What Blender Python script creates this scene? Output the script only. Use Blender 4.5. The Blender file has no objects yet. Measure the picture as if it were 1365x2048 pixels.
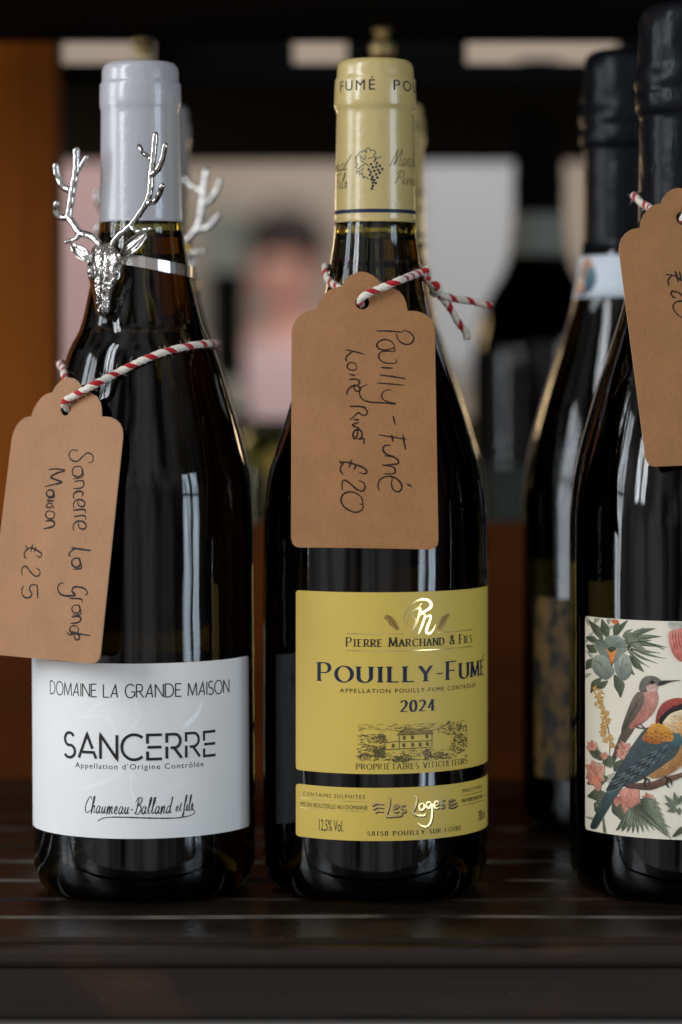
import bpy, bmesh, math, random
from mathutils import Vector, Matrix
random.seed(7)
SC = bpy.context.scene
COL = SC.collection
rad = math.radians

# ------------------------------------------------------------------ camera
F = 5600.0            # focal length in photograph pixels (1365 x 2048)
HX, HY = 682.5, 782.0  # where the level line of sight meets the picture
CAM = Vector((0.0, -1.05, 0.1856))
cam_data = bpy.data.cameras.new('camera')
cam = bpy.data.objects.new('camera', cam_data)
COL.objects.link(cam)
cam.location = CAM
cam.rotation_euler = (rad(90), 0, 0)
cam_data.sensor_fit = 'VERTICAL'
cam_data.sensor_height = 36.0
cam_data.sensor_width = 24.0
cam_data.lens = F / 2048 * 36.0
cam_data.shift_y = -(1024 - HY) / 2048
cam_data.clip_start = 0.05
cam_data.clip_end = 60
cam_data.dof.use_dof = True
cam_data.dof.focus_distance = 1.012
cam_data.dof.aperture_fstop = cam_data.lens / 20.0
SC.camera = cam

# ------------------------------------------------------------------ world: the dim shop around the shelf
world = bpy.data.worlds.new('World')
SC.world = world
world.use_nodes = True
wn, wl = world.node_tree.nodes, world.node_tree.links
wn.clear()
def wnode(t, **k):
    n = wn.new(t)
    for a, b in k.items(): setattr(n, a, b)
    return n
wo = wnode('ShaderNodeOutputWorld'); wb = wnode('ShaderNodeBackground')
wtc = wnode('ShaderNodeTexCoord')
wdot = wnode('ShaderNodeVectorMath', operation='DOT_PRODUCT')
wdot.inputs[1].default_value = (-0.38, -0.88, 0.28)
wr = wnode('ShaderNodeValToRGB')
cr = wr.color_ramp
cr.elements[0].position = 0.42; cr.elements[0].color = (0.008, 0.007, 0.006, 1)
cr.elements[1].position = 1.0; cr.elements[1].color = (0.50, 0.51, 0.54, 1)
e = cr.elements.new(0.68); e.color = (0.23, 0.222, 0.212, 1)
wmr = wnode('ShaderNodeMapRange')
wmr.inputs['From Min'].default_value = -1; wmr.inputs['From Max'].default_value = 1
wl.new(wtc.outputs['Generated'], wdot.inputs[0]); wl.new(wdot.outputs['Value'], wmr.inputs['Value'])
wl.new(wmr.outputs['Result'], wr.inputs['Fac'])
wmp = wnode('ShaderNodeMapping'); wmp.inputs['Scale'].default_value = (4.2, 4.2, 1.6); wl.new(wtc.outputs['Generated'], wmp.inputs['Vector'])
wnz = wnode('ShaderNodeTexNoise'); wnz.inputs['Scale'].default_value = 1.0; wnz.inputs['Detail'].default_value = 3; wl.new(wmp.outputs['Vector'], wnz.inputs['Vector'])
wn2 = wnode('ShaderNodeValToRGB'); wn2.color_ramp.elements[0].position = .36; wn2.color_ramp.elements[0].color = (.12, .105, .09, 1)
wn2.color_ramp.elements[1].position = .64; wn2.color_ramp.elements[1].color = (1.55, 1.52, 1.50, 1); wl.new(wnz.outputs['Fac'], wn2.inputs['Fac'])
wmx = wnode('ShaderNodeMix', data_type='RGBA', blend_type='MULTIPLY'); wmx.inputs[0].default_value = 1
wl.new(wr.outputs['Color'], wmx.inputs[6]); wl.new(wn2.outputs['Color'], wmx.inputs[7]); wl.new(wmx.outputs[2], wb.inputs['Color'])
wb.inputs['Strength'].default_value = 1.0
wl.new(wb.outputs['Background'], wo.inputs['Surface'])

# ------------------------------------------------------------------ lamps
def area(name, loc, target, sx, sy, power, color, panes=None):
    d = bpy.data.lights.new(name, 'AREA'); d.shape = 'RECTANGLE'; d.size = sx; d.size_y = sy
    d.energy = power; d.color = color
    o = bpy.data.objects.new(name, d); COL.objects.link(o); o.location = loc
    o.rotation_euler = (Vector(target) - Vector(loc)).to_track_quat('-Z', 'Y').to_euler()
    if panes:      # a window: panes with glazing bars, uneven outdoors behind them
        d.use_nodes = True; nt = d.node_tree; nn, ll = nt.nodes, nt.links
        em = next(q for q in nn if q.type == 'EMISSION')
        g = nn.new('ShaderNodeNewGeometry'); mp = nn.new('ShaderNodeMapping'); ll.new(g.outputs['Parametric'], mp.inputs['Vector'])
        sp = nn.new('ShaderNodeSeparateXYZ'); ll.new(g.outputs['Parametric'], sp.inputs[0])
        def math_(op, a, b=None):
            q = nn.new('ShaderNodeMath'); q.operation = op
            for k, v in enumerate((a, b)):
                if v is None: continue
                if isinstance(v, (int, float)): q.inputs[k].default_value = v
                else: ll.new(v, q.inputs[k])
            return q.outputs[0]
        def bars(sock, n, w):
            fr = math_('FRACT', math_('MULTIPLY', sock, n)); ds = math_('ABSOLUTE', math_('SUBTRACT', fr, .5))
            q = nn.new('ShaderNodeMapRange'); q.interpolation_type = 'SMOOTHSTEP'
            q.inputs['From Min'].default_value = .5; q.inputs['From Max'].default_value = .5 - w
            ll.new(ds, q.inputs['Value']); return q.outputs['Result']
        nz = nn.new('ShaderNodeTexNoise'); nz.inputs['Scale'].default_value = panes[2]; nz.inputs['Detail'].default_value = 3
        mp.inputs['Scale'].default_value = (panes[3], 1, 1); ll.new(mp.outputs['Vector'], nz.inputs['Vector'])
        mr = nn.new('ShaderNodeMapRange'); mr.inputs['From Min'].default_value = .3; mr.inputs['From Max'].default_value = .7
        mr.inputs['To Min'].default_value = .25; mr.inputs['To Max'].default_value = 1.9; ll.new(nz.outputs['Fac'], mr.inputs['Value'])
        v = math_('MULTIPLY', bars(sp.outputs[0], panes[0], panes[4]), bars(sp.outputs[1], panes[1], .05))
        ll.new(math_('MULTIPLY', v, mr.outputs['Result']), em.inputs['Strength'])
    return o
area('window_light', (-1.30, -1.00, 1.02), (0, 0, 0.16), 0.42, 1.30, 25, (0.90, 0.95, 1.0), (2, 2, 2.6, 2.2, .28))
area('window_light', (-1.52, -0.22, 0.42), (-.03, 0, 0.16), 0.55, 1.05, 13.5, (0.86, 0.93, 1.0), (2, 2, 2.4, 2.4, .25))
area('window_light', (1.50, -1.13, 0.26), (0, 0, 0.12), 0.64, 1.10, 17, (0.70, 0.85, 1.0), (2, 2, 2.2, 2.5, .30))
area('room_lamp', (0.15, 4.3, 1.75), (0.1, 6.5, 0.2), 1.6, 0.8, 25, (1.0, 0.96, 0.92))
def bulb(loc, power, r):
    d = bpy.data.lights.new('shop_lamp', 'POINT'); d.energy = power; d.shadow_soft_size = r; d.color = (1.0, 0.72, 0.38)
    o = bpy.data.objects.new('shop_lamp', d); COL.objects.link(o); o.location = loc
bulb((-.33, 1.00, .345), 1.5, .07)
bulb((.52, .92, .335), 1.3, .07)

SC.view_settings.view_transform = 'Standard'
SC.view_settings.look = 'None'
SC.view_settings.exposure = 0.06
SC.view_settings.gamma = 1.0
SC.view_settings.use_curve_mapping = False
cy = SC.cycles
cy.use_denoising = True
try: cy.denoiser = 'OPENIMAGEDENOISE'
except Exception: pass
cy.max_bounces = 14; cy.transmission_bounces = 12; cy.glossy_bounces = 6; cy.diffuse_bounces = 3
cy.caustics_reflective = False; cy.caustics_refractive = False
cy.sample_clamp_indirect = 4.0

# ------------------------------------------------------------------ helpers
def P(px, py, d):
    """point of the place seen at photograph pixel px, py, d metres into it"""
    return Vector((CAM.x + (px - HX) / F * d, CAM.y + d, CAM.z + (HY - py) / F * d))
def on_plane(px, py, o, n):
    r = Vector(((px - HX) / F, 1.0, (HY - py) / F))
    t = (Vector(o) - CAM).dot(n) / r.dot(n)
    return CAM + r * t

class MB:
    def __init__(s): s.v = []; s.f = []; s.m = []; s.c = []
    def add(s, vs, fs, m=0, c=None):
        b = len(s.v); s.v += [tuple(x) for x in vs]
        for f in fs:
            s.f.append([i + b for i in f]); s.m.append(m); s.c.append(c)
        return b
    def build(s, name, mats, parent=None, smooth=True):
        me = bpy.data.meshes.new(name)
        me.from_pydata(s.v, [], s.f)
        if not isinstance(mats, (list, tuple)): mats = [mats]
        for m in mats: me.materials.append(m)
        me.polygons.foreach_set('material_index', s.m)
        me.polygons.foreach_set('use_smooth', [smooth] * len(s.f))
        if any(c is not None for c in s.c):
            at = me.color_attributes.new('print', 'FLOAT_COLOR', 'CORNER')
            k = 0
            for fi, f in enumerate(s.f):
                c = s.c[fi] or (1, 1, 1)
                for j in range(len(f)):
                    cc = c[j] if isinstance(c[0], (tuple, list)) else c
                    at.data[k].color = (cc[0], cc[1], cc[2], 1); k += 1
        me.update()
        o = bpy.data.objects.new(name, me); COL.objects.link(o)
        if parent is not None: o.parent = parent
        return o

def tag(o, label=None, cat=None, group=None, kind=None):
    if label: o['label'] = label
    if cat: o['category'] = cat
    if group: o['group'] = group
    if kind: o['kind'] = kind
    return o
def empty(name, loc, rot=(0, 0, 0)):
    o = bpy.data.objects.new(name, None); COL.objects.link(o)
    o.location = loc; o.rotation_euler = rot; o.empty_display_size = 0.02
    return o
def copy_tree(o, parent=None):
    c = o.copy(); COL.objects.link(c)
    if parent is not None: c.parent = parent
    for ch in list(o.children): copy_tree(ch, c)
    return c

def box(mb, x0, x1, y0, y1, z0, z1, m=0):
    v = [(x, y, z) for z in (z0, z1) for y in (y0, y1) for x in (x0, x1)]
    mb.add(v, [(0, 2, 3, 1), (4, 5, 7, 6), (0, 1, 5, 4), (2, 6, 7, 3), (0, 4, 6, 2), (1, 3, 7, 5)], m)
def bevel_obj(o, w, seg=2):
    b = o.modifiers.new('bevel', 'BEVEL'); b.width = w; b.segments = seg; b.limit_method = 'ANGLE'
    for p in o.data.polygons: p.use_smooth = False

def interp(tab, z):
    """smooth (monotone) interpolation of a (z, r) table, z rising"""
    if z <= tab[0][0]: return tab[0][1]
    for i in range(len(tab) - 1):
        z0, r0 = tab[i]; z1, r1 = tab[i + 1]
        if z <= z1:
            t = (z - z0) / (z1 - z0)
            def slope(a):
                if a <= 0 or a >= len(tab) - 1: return None
                s0 = (tab[a][1] - tab[a-1][1]) / (tab[a][0] - tab[a-1][0]); s1 = (tab[a+1][1] - tab[a][1]) / (tab[a+1][0] - tab[a][0])
                return 0 if s0 * s1 <= 0 else 2 * s0 * s1 / (s0 + s1)
            sec = (r1 - r0) / (z1 - z0)
            m0 = slope(i); m1 = slope(i + 1)
            m0 = sec if m0 is None else m0; m1 = sec if m1 is None else m1
            h = z1 - z0
            return ((2*t**3 - 3*t*t + 1) * r0 + (t**3 - 2*t*t + t) * h * m0 + (-2*t**3 + 3*t*t) * r1 + (t**3 - t*t) * h * m1)
    return tab[-1][1]

def lathe(mb, prof, n=96, m=0, flip=False, jit=None):
    """prof: list of (r, z); r = 0 closes with a pole"""
    rows = []
    for r, z in prof:
        if r <= 1e-7:
            rows.append([len(mb.v)]); mb.v.append((0, 0, z))
        else:
            rows.append(list(range(len(mb.v), len(mb.v) + n)))
            for i in range(n):
                a = 2 * math.pi * i / n
                rr = r + (jit(a, z) if jit else 0)
                mb.v.append((rr * math.cos(a), rr * math.sin(a), z))
    for A, B in zip(rows, rows[1:]):
        for i in range(n):
            j = (i + 1) % n
            if len(A) == 1 and len(B) == 1: continue
            if len(A) == 1: f = [A[0], B[j], B[i]]
            elif len(B) == 1: f = [A[i], A[j], B[0]]
            else: f = [A[i], A[j], B[j], B[i]]
            if flip: f.reverse()
            mb.f.append(f); mb.m.append(m); mb.c.append(None)

def catmull(pts, step):
    pts = [Vector(p) for p in pts]
    ext = [pts[0] * 2 - pts[1]] + pts + [pts[-1] * 2 - pts[-2]]
    out = []
    for i in range(1, len(ext) - 2):
        p0, p1, p2, p3 = ext[i-1:i+3]
        n = max(2, int((p2 - p1).length / step + 0.999))
        for k in range(n):
            t = k / n
            out.append(0.5 * ((2*p1) + (p2-p0)*t + (2*p0-5*p1+4*p2-p3)*t*t + (-p0+3*p1-3*p2+p3)*t**3))
    out.append(pts[-1])
    return out

def tube(mb, pts, radii, n=14, m=0, cap=True):
    """round tapering tube with rounded ends"""
    pts = [Vector(p) for p in pts]
    T = [(pts[min(i+1, len(pts)-1)] - pts[max(i-1, 0)]).normalized() for i in range(len(pts))]
    up = Vector((0, 1, 0)) if abs(T[0].y) < .9 else Vector((1, 0, 0))
    nrm = (up - T[0] * up.dot(T[0])).normalized()
    rings = []
    def ring(c, t, nn, r):
        b = t.cross(nn); base = len(mb.v)
        for k in range(n):
            a = 2*math.pi*k/n
            mb.v.append(tuple(c + (nn*math.cos(a) + b*math.sin(a)) * r))
        rings.append(base)
    seq = []
    for i in range(len(pts)):
        nrm = (nrm - T[i] * nrm.dot(T[i])).normalized()
        seq.append((pts[i], T[i], nrm.copy(), radii[i]))
    if cap:
        c, t, nn, r = seq[0]; seq = [(c - t*r*.95, t, nn, r*.3), (c - t*r*.7, t, nn, r*.72)] + seq
        c, t, nn, r = seq[-1]; seq = seq + [(c + t*r*.7, t, nn, r*.72), (c + t*r*.95, t, nn, r*.3)]
    for s in seq: ring(*s)
    for a, b in zip(rings, rings[1:]):
        for k in range(n):
            j = (k+1) % n
            mb.f.append([a+k, a+j, b+j, b+k]); mb.m.append(m); mb.c.append(None)
    mb.f.append([rings[0] + k for k in reversed(range(n))]); mb.m.append(m); mb.c.append(None)
    mb.f.append([rings[-1] + k for k in range(n)]); mb.m.append(m); mb.c.append(None)

# ------------------------------------------------------------------ materials
def lin(r, g, b):
    f = lambda c: c/12.92 if c <= .04045 else ((c+.055)/1.055)**2.4
    return (f(r/255), f(g/255), f(b/255))
def mat(name, col, rough=0.5, metal=0.0, **k):
    m = bpy.data.materials.new(name); m.use_nodes = True
    b = m.node_tree.nodes['Principled BSDF']
    b.inputs['Base Color'].default_value = (*col, 1)
    b.inputs['Roughness'].default_value = rough
    b.inputs['Metallic'].default_value = metal
    for key, v in k.items():
        b.inputs[key.replace('_', ' ')].default_value = v
    return m
def N(m, t, **k):
    n = m.node_tree.nodes.new(t)
    for a, b in k.items(): setattr(n, a, b)
    return n
def L(m, a, b): m.node_tree.links.new(a, b)
def bsdf(m): return m.node_tree.nodes['Principled BSDF']
def coords(m, scale=(1, 1, 1), kind='Object'):
    tc = N(m, 'ShaderNodeTexCoord'); mp = N(m, 'ShaderNodeMapping')
    mp.inputs['Scale'].default_value = scale
    L(m, tc.outputs[kind], mp.inputs['Vector'])
    return mp.outputs['Vector']
def noise(m, vec, scale, detail=4, rough=0.55):
    n = N(m, 'ShaderNodeTexNoise'); n.inputs['Scale'].default_value = scale
    n.inputs['Detail'].default_value = detail; n.inputs['Roughness'].default_value = rough
    L(m, vec, n.inputs['Vector']); return n
def ramp(m, fac, stops):
    r = N(m, 'ShaderNodeValToRGB'); cr = r.color_ramp
    cr.elements[0].position, cr.elements[0].color = stops[0][0], (*stops[0][1], 1)
    cr.elements[1].position, cr.elements[1].color = stops[-1][0], (*stops[-1][1], 1)
    for p, c in stops[1:-1]:
        e = cr.elements.new(p); e.color = (*c, 1)
    L(m, fac, r.inputs['Fac']); return r
def bump(m, h, strength, dist):
    b = N(m, 'ShaderNodeBump'); b.inputs['Strength'].default_value = strength; b.inputs['Distance'].default_value = dist
    L(m, h, b.inputs['Height']); L(m, b.outputs['Normal'], bsdf(m).inputs['Normal'])
    return b
def mixc(m, fac, a, b, mode='MIX'):
    x = N(m, 'ShaderNodeMix', data_type='RGBA', blend_type=mode)
    if isinstance(fac, float): x.inputs[0].default_value = fac
    else: L(m, fac, x.inputs[0])
    for s, v in ((6, a), (7, b)):
        if isinstance(v, tuple): x.inputs[s].default_value = (*v, 1)
        else: L(m, v, x.inputs[s])
    return x.outputs[2]

def glass(name, col, sigma, ior=1.45):
    m = mat(name, col, 0.0, 0.0, Transmission_Weight=1.0, IOR=ior)
    va = N(m, 'ShaderNodeVolumeAbsorption'); d = max(sigma); va.inputs['Density'].default_value = d
    va.inputs['Color'].default_value = (*[1 - q/d for q in sigma], 1); L(m, va.outputs['Volume'], m.node_tree.nodes['Material Output'].inputs['Volume'])
    v = coords(m, (1, 1, .35)); n = noise(m, v, 45, 2)
    n2 = noise(m, coords(m, (1, 1, .06)), 520, 2); a = N(m, 'ShaderNodeMath', operation='MULTIPLY_ADD'); L(m, n2.outputs['Fac'], a.inputs[0]); a.inputs[1].default_value = .035; L(m, n.outputs['Fac'], a.inputs[2])
    bump(m, a.outputs[0], 0.16, 0.002)
    return m
M_HEEL = mat('knurled_glass_heel', (.10, .10, .075), .22, 0, Specular_IOR_Level=.8)
M_GLASS_OLIVE = glass('olive_bottle_glass', (0.62, 0.60, 0.40), (50, 56, 190))
M_GLASS_DARK = glass('dark_bottle_glass', (0.50, 0.50, 0.32), (90, 92, 240))
M_GLASS_GREEN = glass('green_bottle_glass', (0.7, 0.72, 0.5), (30, 26, 110))

def paper(name, col, rough=0.55, amt=0.04, scale=900):
    m = mat(name, col, rough, 0, Specular_IOR_Level=0.35)
    v = coords(m); n = noise(m, v, scale, 3)
    n2 = noise(m, v, 60, 3)
    c = mixc(m, n2.outputs['Fac'], tuple(x*(1-amt) for x in col), tuple(min(1, x*(1+amt)) for x in col))
    L(m, c, bsdf(m).inputs['Base Color'])
    bump(m, n.outputs['Fac'], 0.25, 0.0002)
    return m
M_WHITE_LABEL = paper('white_label_paper', (0.80, 0.785, 0.765))
M_YELLOW_LABEL = paper('yellow_label_paper', (.64, .46, .088), 0.5)
M_CREAM_LABEL = paper('cream_label_paper', lin(228, 220, 200), 0.5)
M_BACK_LABEL = paper('back_label_paper', (0.30, 0.29, 0.27), 0.6)
M_INK = mat('black_print', (0.018, 0.016, 0.016), 0.55, 0, Specular_IOR_Level=.25)
M_NAVY = mat('navy_print', lin(22, 32, 62), 0.5, 0, Specular_IOR_Level=.3)
M_BROWN_INK = mat('brown_print', lin(92, 78, 42), 0.6)
M_OCHRE = mat('ochre_print', lin(165, 128, 62), 0.45, 0.3)
M_GOLD = mat('gold_foil', (0.80, 0.62, 0.28), 0.24, 1.0)
M_EMBOSS = mat('clear_varnish', (0.86, 0.85, 0.84), 0.28)
M_PEN = mat('pen_ink', lin(40, 26, 20), 0.6, 0, Specular_IOR_Level=.2)

def capsule_mat(name, col):
    m = mat(name, col, 0.33, 0, Coat_Weight=0.6, Coat_Roughness=0.14)
    v = coords(m, (1, 1, .15)); n = noise(m, v, 160, 2)
    v2 = coords(m); n2 = noise(m, v2, 330, 2)
    a = N(m, 'ShaderNodeMath', operation='ADD'); L(m, n.outputs['Fac'], a.inputs[0]); L(m, n2.outputs['Fac'], a.inputs[1])
    bump(m, a.outputs[0], 0.28, 0.0008)
    return m
M_CAP_WHITE = capsule_mat('pale_lilac_capsule', (.42, .41, .425))
M_CAP_YELLOW = capsule_mat('pale_yellow_capsule', (.52, .395, .155))
m = M_FOIL = mat('black_foil', (0.005, 0.0055, 0.007), 0.30, 0.0, Specular_IOR_Level=.13)
v = coords(m, (1, 1, .45)); n = noise(m, v, 95, 3, .5)
bump(m, n.outputs['Fac'], 0.35, 0.003)

m = M_KRAFT = mat('kraft_card', lin(172, 118, 74), 0.55, 0, Specular_IOR_Level=.42, Sheen_Weight=.9, Sheen_Roughness=.40)
v = coords(m, (1, 1, 1)); n1 = noise(m, v, 55, 5, .65)
v2 = coords(m, (1500, 1500, 420)); n2 = noise(m, v2, 1, 4, .7)
v3 = coords(m, (480, 480, 1500)); n3 = noise(m, v3, 1, 3, .7)
r1 = ramp(m, n1.outputs['Fac'], [(0.3, lin(143, 98, 54)), (0.7, lin(158, 109, 62))])
r2 = ramp(m, n2.outputs['Fac'], [(0.29, (.80, .78, .75)), (0.45, (1, 1, 1)), (0.60, (1.04, 1.04, 1.04)), (0.76, (1.20, 1.20, 1.18))])
r3 = ramp(m, n3.outputs['Fac'], [(0.25, (.84, .81, .77)), (0.38, (1, 1, 1)), (0.8, (1.05, 1.05, 1.05))])
c = mixc(m, 1.0, r1.outputs[0], r2.outputs[0], 'MULTIPLY'); c = mixc(m, 1.0, c, r3.outputs[0], 'MULTIPLY')
L(m, c, bsdf(m).inputs['Base Color'])
bump(m, n2.outputs['Fac'], 0.25, 0.0003)

M_EDGE = paper('cut_card_edge', lin(200, 160, 118), .8)
def cord(name, col):
    m = mat(name, col, 0.85, 0, Specular_IOR_Level=.2, Sheen_Weight=.3)
    n = noise(m, coords(m), 1800, 3, .7)
    c = mixc(m, n.outputs['Fac'], tuple(x*.72 for x in col), tuple(min(1, x*1.2) for x in col))
    L(m, c, bsdf(m).inputs['Base Color']); bump(m, n.outputs['Fac'], .5, .0004)
    return m
M_CORD_W = cord('cream_cord', lin(226, 216, 200)); M_CORD_R = cord('red_cord', lin(176, 26, 32))

M_SILVER = mat('polished_silver', (0.60, 0.58, 0.555), 0.08, 1.0)
n = noise(M_SILVER, coords(M_SILVER), 260, 2); bump(M_SILVER, n.outputs['Fac'], .12, .0006)
m = M_SILVER_FUR = mat('chased_silver', (0.72, 0.69, 0.65), 0.16, 1.0)
vo = N(m, 'ShaderNodeTexVoronoi'); vo.inputs['Scale'].default_value = 1150; L(m, coords(m, (1, 1, .8)), vo.inputs['Vector'])
n = noise(m, coords(m, (1, 1, .35)), 700, 3)
a = N(m, 'ShaderNodeMath', operation='ADD'); L(m, vo.outputs['Distance'], a.inputs[0]); L(m, n.outputs['Fac'], a.inputs[1])
bump(m, a.outputs[0], .26, .0008)
cav = ramp(m, a.outputs[0], [(0.40, (.05, .045, .04)), (0.80, (.62, .59, .54))]); L(m, cav.outputs[0], bsdf(m).inputs['Base Color'])

M_BAND = mat('brushed_silver_band', (0.66, 0.63, 0.59), 0.22, 1.0)
M_BRASS = mat('brass', (0.95, 0.70, 0.32), 0.48, 1.0)

def wood(name, c0, c1, stretch, rough=.5, bumpd=.0006):
    m = mat(name, c0, rough, 0, Specular_IOR_Level=.10)
    v = coords(m, stretch); n = noise(m, v, 1.0, 6, .6)
    r = ramp(m, n.outputs['Fac'], [(0.28, c0), (0.5, tuple((a+b)/2 for a, b in zip(c0, c1))), (0.72, c1)])
    L(m, r.outputs[0], bsdf(m).inputs['Base Color']); bump(m, n.outputs['Fac'], .4, bumpd)
    return m
M_OAK = wood('warm_oak', lin(116, 58, 10), lin(176, 98, 22), (24, 24, 2.2))
M_RAIL = wood('red_brown_wood', lin(70, 31, 5), lin(96, 46, 9), (2.2, 26, 26))
M_BLACK = mat('black_painted_board', (0.004, 0.004, 0.0038), 0.8, 0, Specular_IOR_Level=.05)

m = M_IRON = mat('rusty_dark_shelf', (0.02, 0.016, 0.013), 0.45, 0, Specular_IOR_Level=.36)
v = coords(m, (3, 60, 60)); n = noise(m, v, 1.0, 6, .62)
n2 = noise(m, coords(m, (9, 16, 16)), 1.6, 5, .6)
n3 = noise(m, coords(m), 420, 3, .6)
r = ramp(m, n.outputs['Fac'], [(0.3, (.006, .0035, .002)), (0.55, (.014, .0085, .0048)), (0.75, (.026, .0155, .0085))])
rust = ramp(m, n2.outputs['Fac'], [(0.56, (0, 0, 0)), (0.74, (1, 1, 1))])
c = mixc(m, rust.outputs[0], r.outputs[0], (0.045, 0.018, 0.008))
speck = ramp(m, n3.outputs['Fac'], [(0.70, (0, 0, 0)), (0.76, (1, 1, 1))])
c = mixc(m, speck.outputs[0], c, (.10, .07, .05))
L(m, c, bsdf(m).inputs['Base Color'])
rr = ramp(m, n2.outputs['Fac'], [(0.3, (.20,)*3), (0.7, (.46,)*3)]); L(m, rr.outputs[0], bsdf(m).inputs['Roughness'])
bump(m, n.outputs['Fac'], .5, .0012)

M_SLAT_GLINT = mat('slat_edge_highlight', (.20, .185, .17), .32, .85)  # pale metal tone stands in for light catching selected slat edges
n = noise(M_SLAT_GLINT, coords(M_SLAT_GLINT, (22, 90, 90)), 1.0, 4); r = ramp(M_SLAT_GLINT, n.outputs['Fac'], [(.38, (.03, .022, .018)), (.6, (.23, .205, .18))]); L(M_SLAT_GLINT, r.outputs[0], bsdf(M_SLAT_GLINT).inputs['Base Color'])
m = M_PRINT = mat('colour_print', (1, 1, 1), 0.5, 0, Specular_IOR_Level=.3)
at = N(m, 'ShaderNodeVertexColor', layer_name='print'); n = noise(m, coords(m), 420, 5, .7); r = ramp(m, n.outputs['Fac'], [(.3, (.72, .70, .66)), (.5, (1, 1, 1)), (.72, (1.18, 1.16, 1.12))])
c = mixc(m, 1.0, at.outputs['Color'], r.outputs[0], 'MULTIPLY'); L(m, c, bsdf(m).inputs['Base Color'])

# ------------------------------------------------------------------ the setting and the shelf
def simple(name, fill, m, parent=None, bev=None, smooth=False):
    mb = MB(); fill(mb); o = mb.build(name, m, parent, smooth)
    if bev: bevel_obj(o, bev)
    return o

FLOOR_Z = -1.05
M_WALL = mat('shop_wall_plaster', lin(168, 154, 140), .85)
n = noise(M_WALL, coords(M_WALL), 1.4, 4); r = ramp(M_WALL, n.outputs['Fac'], [(.3, lin(156, 140, 124)), (.7, lin(184, 170, 154))]); L(M_WALL, r.outputs[0], bsdf(M_WALL).inputs['Base Color'])
tag(simple('wall', lambda b: box(b, -1.6, 1.9, 6.0, 6.1, FLOOR_Z, 2.2), M_WALL), kind='structure')
M_FLOOR = wood('shop_floor', lin(70, 56, 44), lin(96, 78, 60), (3, 12, 12))
tag(simple('floor', lambda b: box(b, -1.6, 1.9, 0.62, 6.0, FLOOR_Z - .05, FLOOR_Z), M_FLOOR), kind='structure')

# slatted shelf the bottles stand on
shelf = tag(empty('slatted_shelf', (0, 0, 0)), 'dark brown slatted shelf with rust marks under all the wine bottles', 'shelf')
mb = MB()
PITCH = 0.0407
edges = [-0.0990]
prof = []
y = -0.0985
first = True
k = 0
starts = [-0.0985, -0.0585] + [0.016 + PITCH * i - PITCH for i in range(0, 8)]
starts = sorted(set([round(s, 4) for s in starts]))
pts = [(-0.0985, -0.016)]
for i, s in enumerate(starts):
    e_ = starts[i+1] if i + 1 < len(starts) else s + PITCH
    g = 0.0032
    pts += [(s + .0004, -.0012), (s + .0016, 0.0), (e_ - g - .0016, 0.0), (e_ - g - .0004, -.0010), (e_ - g, -.0045), (e_, -.0045)]
ymax = pts[-1][0]
pts += [(ymax, -.016)]
X0, X1 = -0.42, 0.42
NX = 30
vs = []; fs = []; fm_ = []
for i in range(NX + 1):
    x = X0 + (X1 - X0) * i / NX
    for (yy, zz) in pts: vs.append((x, yy, zz - 0.0 + 0.00025 * math.sin(x * 31 + yy * 90)))
n_ = len(pts)
for i in range(NX):
    for j in range(n_):
        j2 = (j + 1) % n_
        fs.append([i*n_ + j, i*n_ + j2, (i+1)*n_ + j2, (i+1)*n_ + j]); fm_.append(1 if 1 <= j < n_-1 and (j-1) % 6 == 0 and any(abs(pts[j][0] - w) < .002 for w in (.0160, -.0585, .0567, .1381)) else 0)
fs.append(list(reversed(range(n_)))); fs.append([NX*n_ + j for j in range(n_)])
mb.add(vs, fs)
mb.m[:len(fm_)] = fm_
# the bottles rest on the slats' highest line
for i, q in enumerate(mb.v): mb.v[i] = (q[0], q[1], q[2] - 0.0003)
mb.build('slat_board', [M_IRON, M_SLAT_GLINT], shelf, False)
o = simple('front_lip', lambda b: box(b, X0, X1, -0.1026, -0.0990, -0.0268, -0.0096), M_IRON, shelf, .0006)
o = simple('rounded_nosing', lambda b: box(b, X0, X1, -0.1046, -0.0988, -0.0094, -0.0022), M_IRON, shelf, .0022)
o = simple('lip_flange', lambda b: box(b, X0, X1, -0.1080, -0.0992, -0.0300, -0.0270), mat('worn_steel_edge', (.16, .15, .14), .4, .6), shelf, .0005)

tag(simple('upper_shelf', lambda b: box(b, -.42, .42, 0.11, 0.30, .3537, .378), M_BLACK, None, .001),
    'black shelf board overhead, seen from below, above the bottle tops', 'shelf')
cab = tag(empty('black_beam', (0, .40, .30)), 'wide black beam crossing behind the bottle necks', 'beam')
BT = P(0, 127, 1.41).z
simple('beam_body', lambda b: box(b, -.60, .60, -.04, .45, P(0, 326, 1.90).z - .30, BT - .30), M_BLACK, cab, .001)
for (a, b_, nm) in ((312, 586, 'behind the white capped bottle'), (694, 928, 'right of the yellow capped bottle')):
    x0 = P(a, 100, 1.48).x; x1 = P(b_, 100, 1.48).x
    o = simple('shelf_bracket', lambda q: box(q, x0, x1, .40, .46, BT + .0005, .41), M_BLACK, None, .001)
    tag(o, 'black block filling the gap above the beam, ' + nm, 'bracket', 'black blocks above the beam')
x0 = P(1245, 100, 1.48).x
o = simple('shelf_bracket', lambda q: box(q, x0, .60, .40, .46, BT + .0005, .41), M_BLACK, None, .001)
tag(o, 'black block filling the gap above the beam, behind the black foiled bottle tops', 'bracket', 'black blocks above the beam')
tag(simple('wooden_post', lambda b: box(b, -.40, P(120, 700, 1.39).x, .324, .357, FLOOR_Z, .60), M_OAK, None, .002),
    'warm brown wooden post at the left behind the deer bottle', 'post')
tag(simple('wooden_rail', lambda b: box(b, -.42, .42, .292, .318, -.016, P(0, 1048, 1.342).z), M_RAIL, None, .001),
    'low red brown wooden rail closing the back of the shelf', 'rail')
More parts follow.
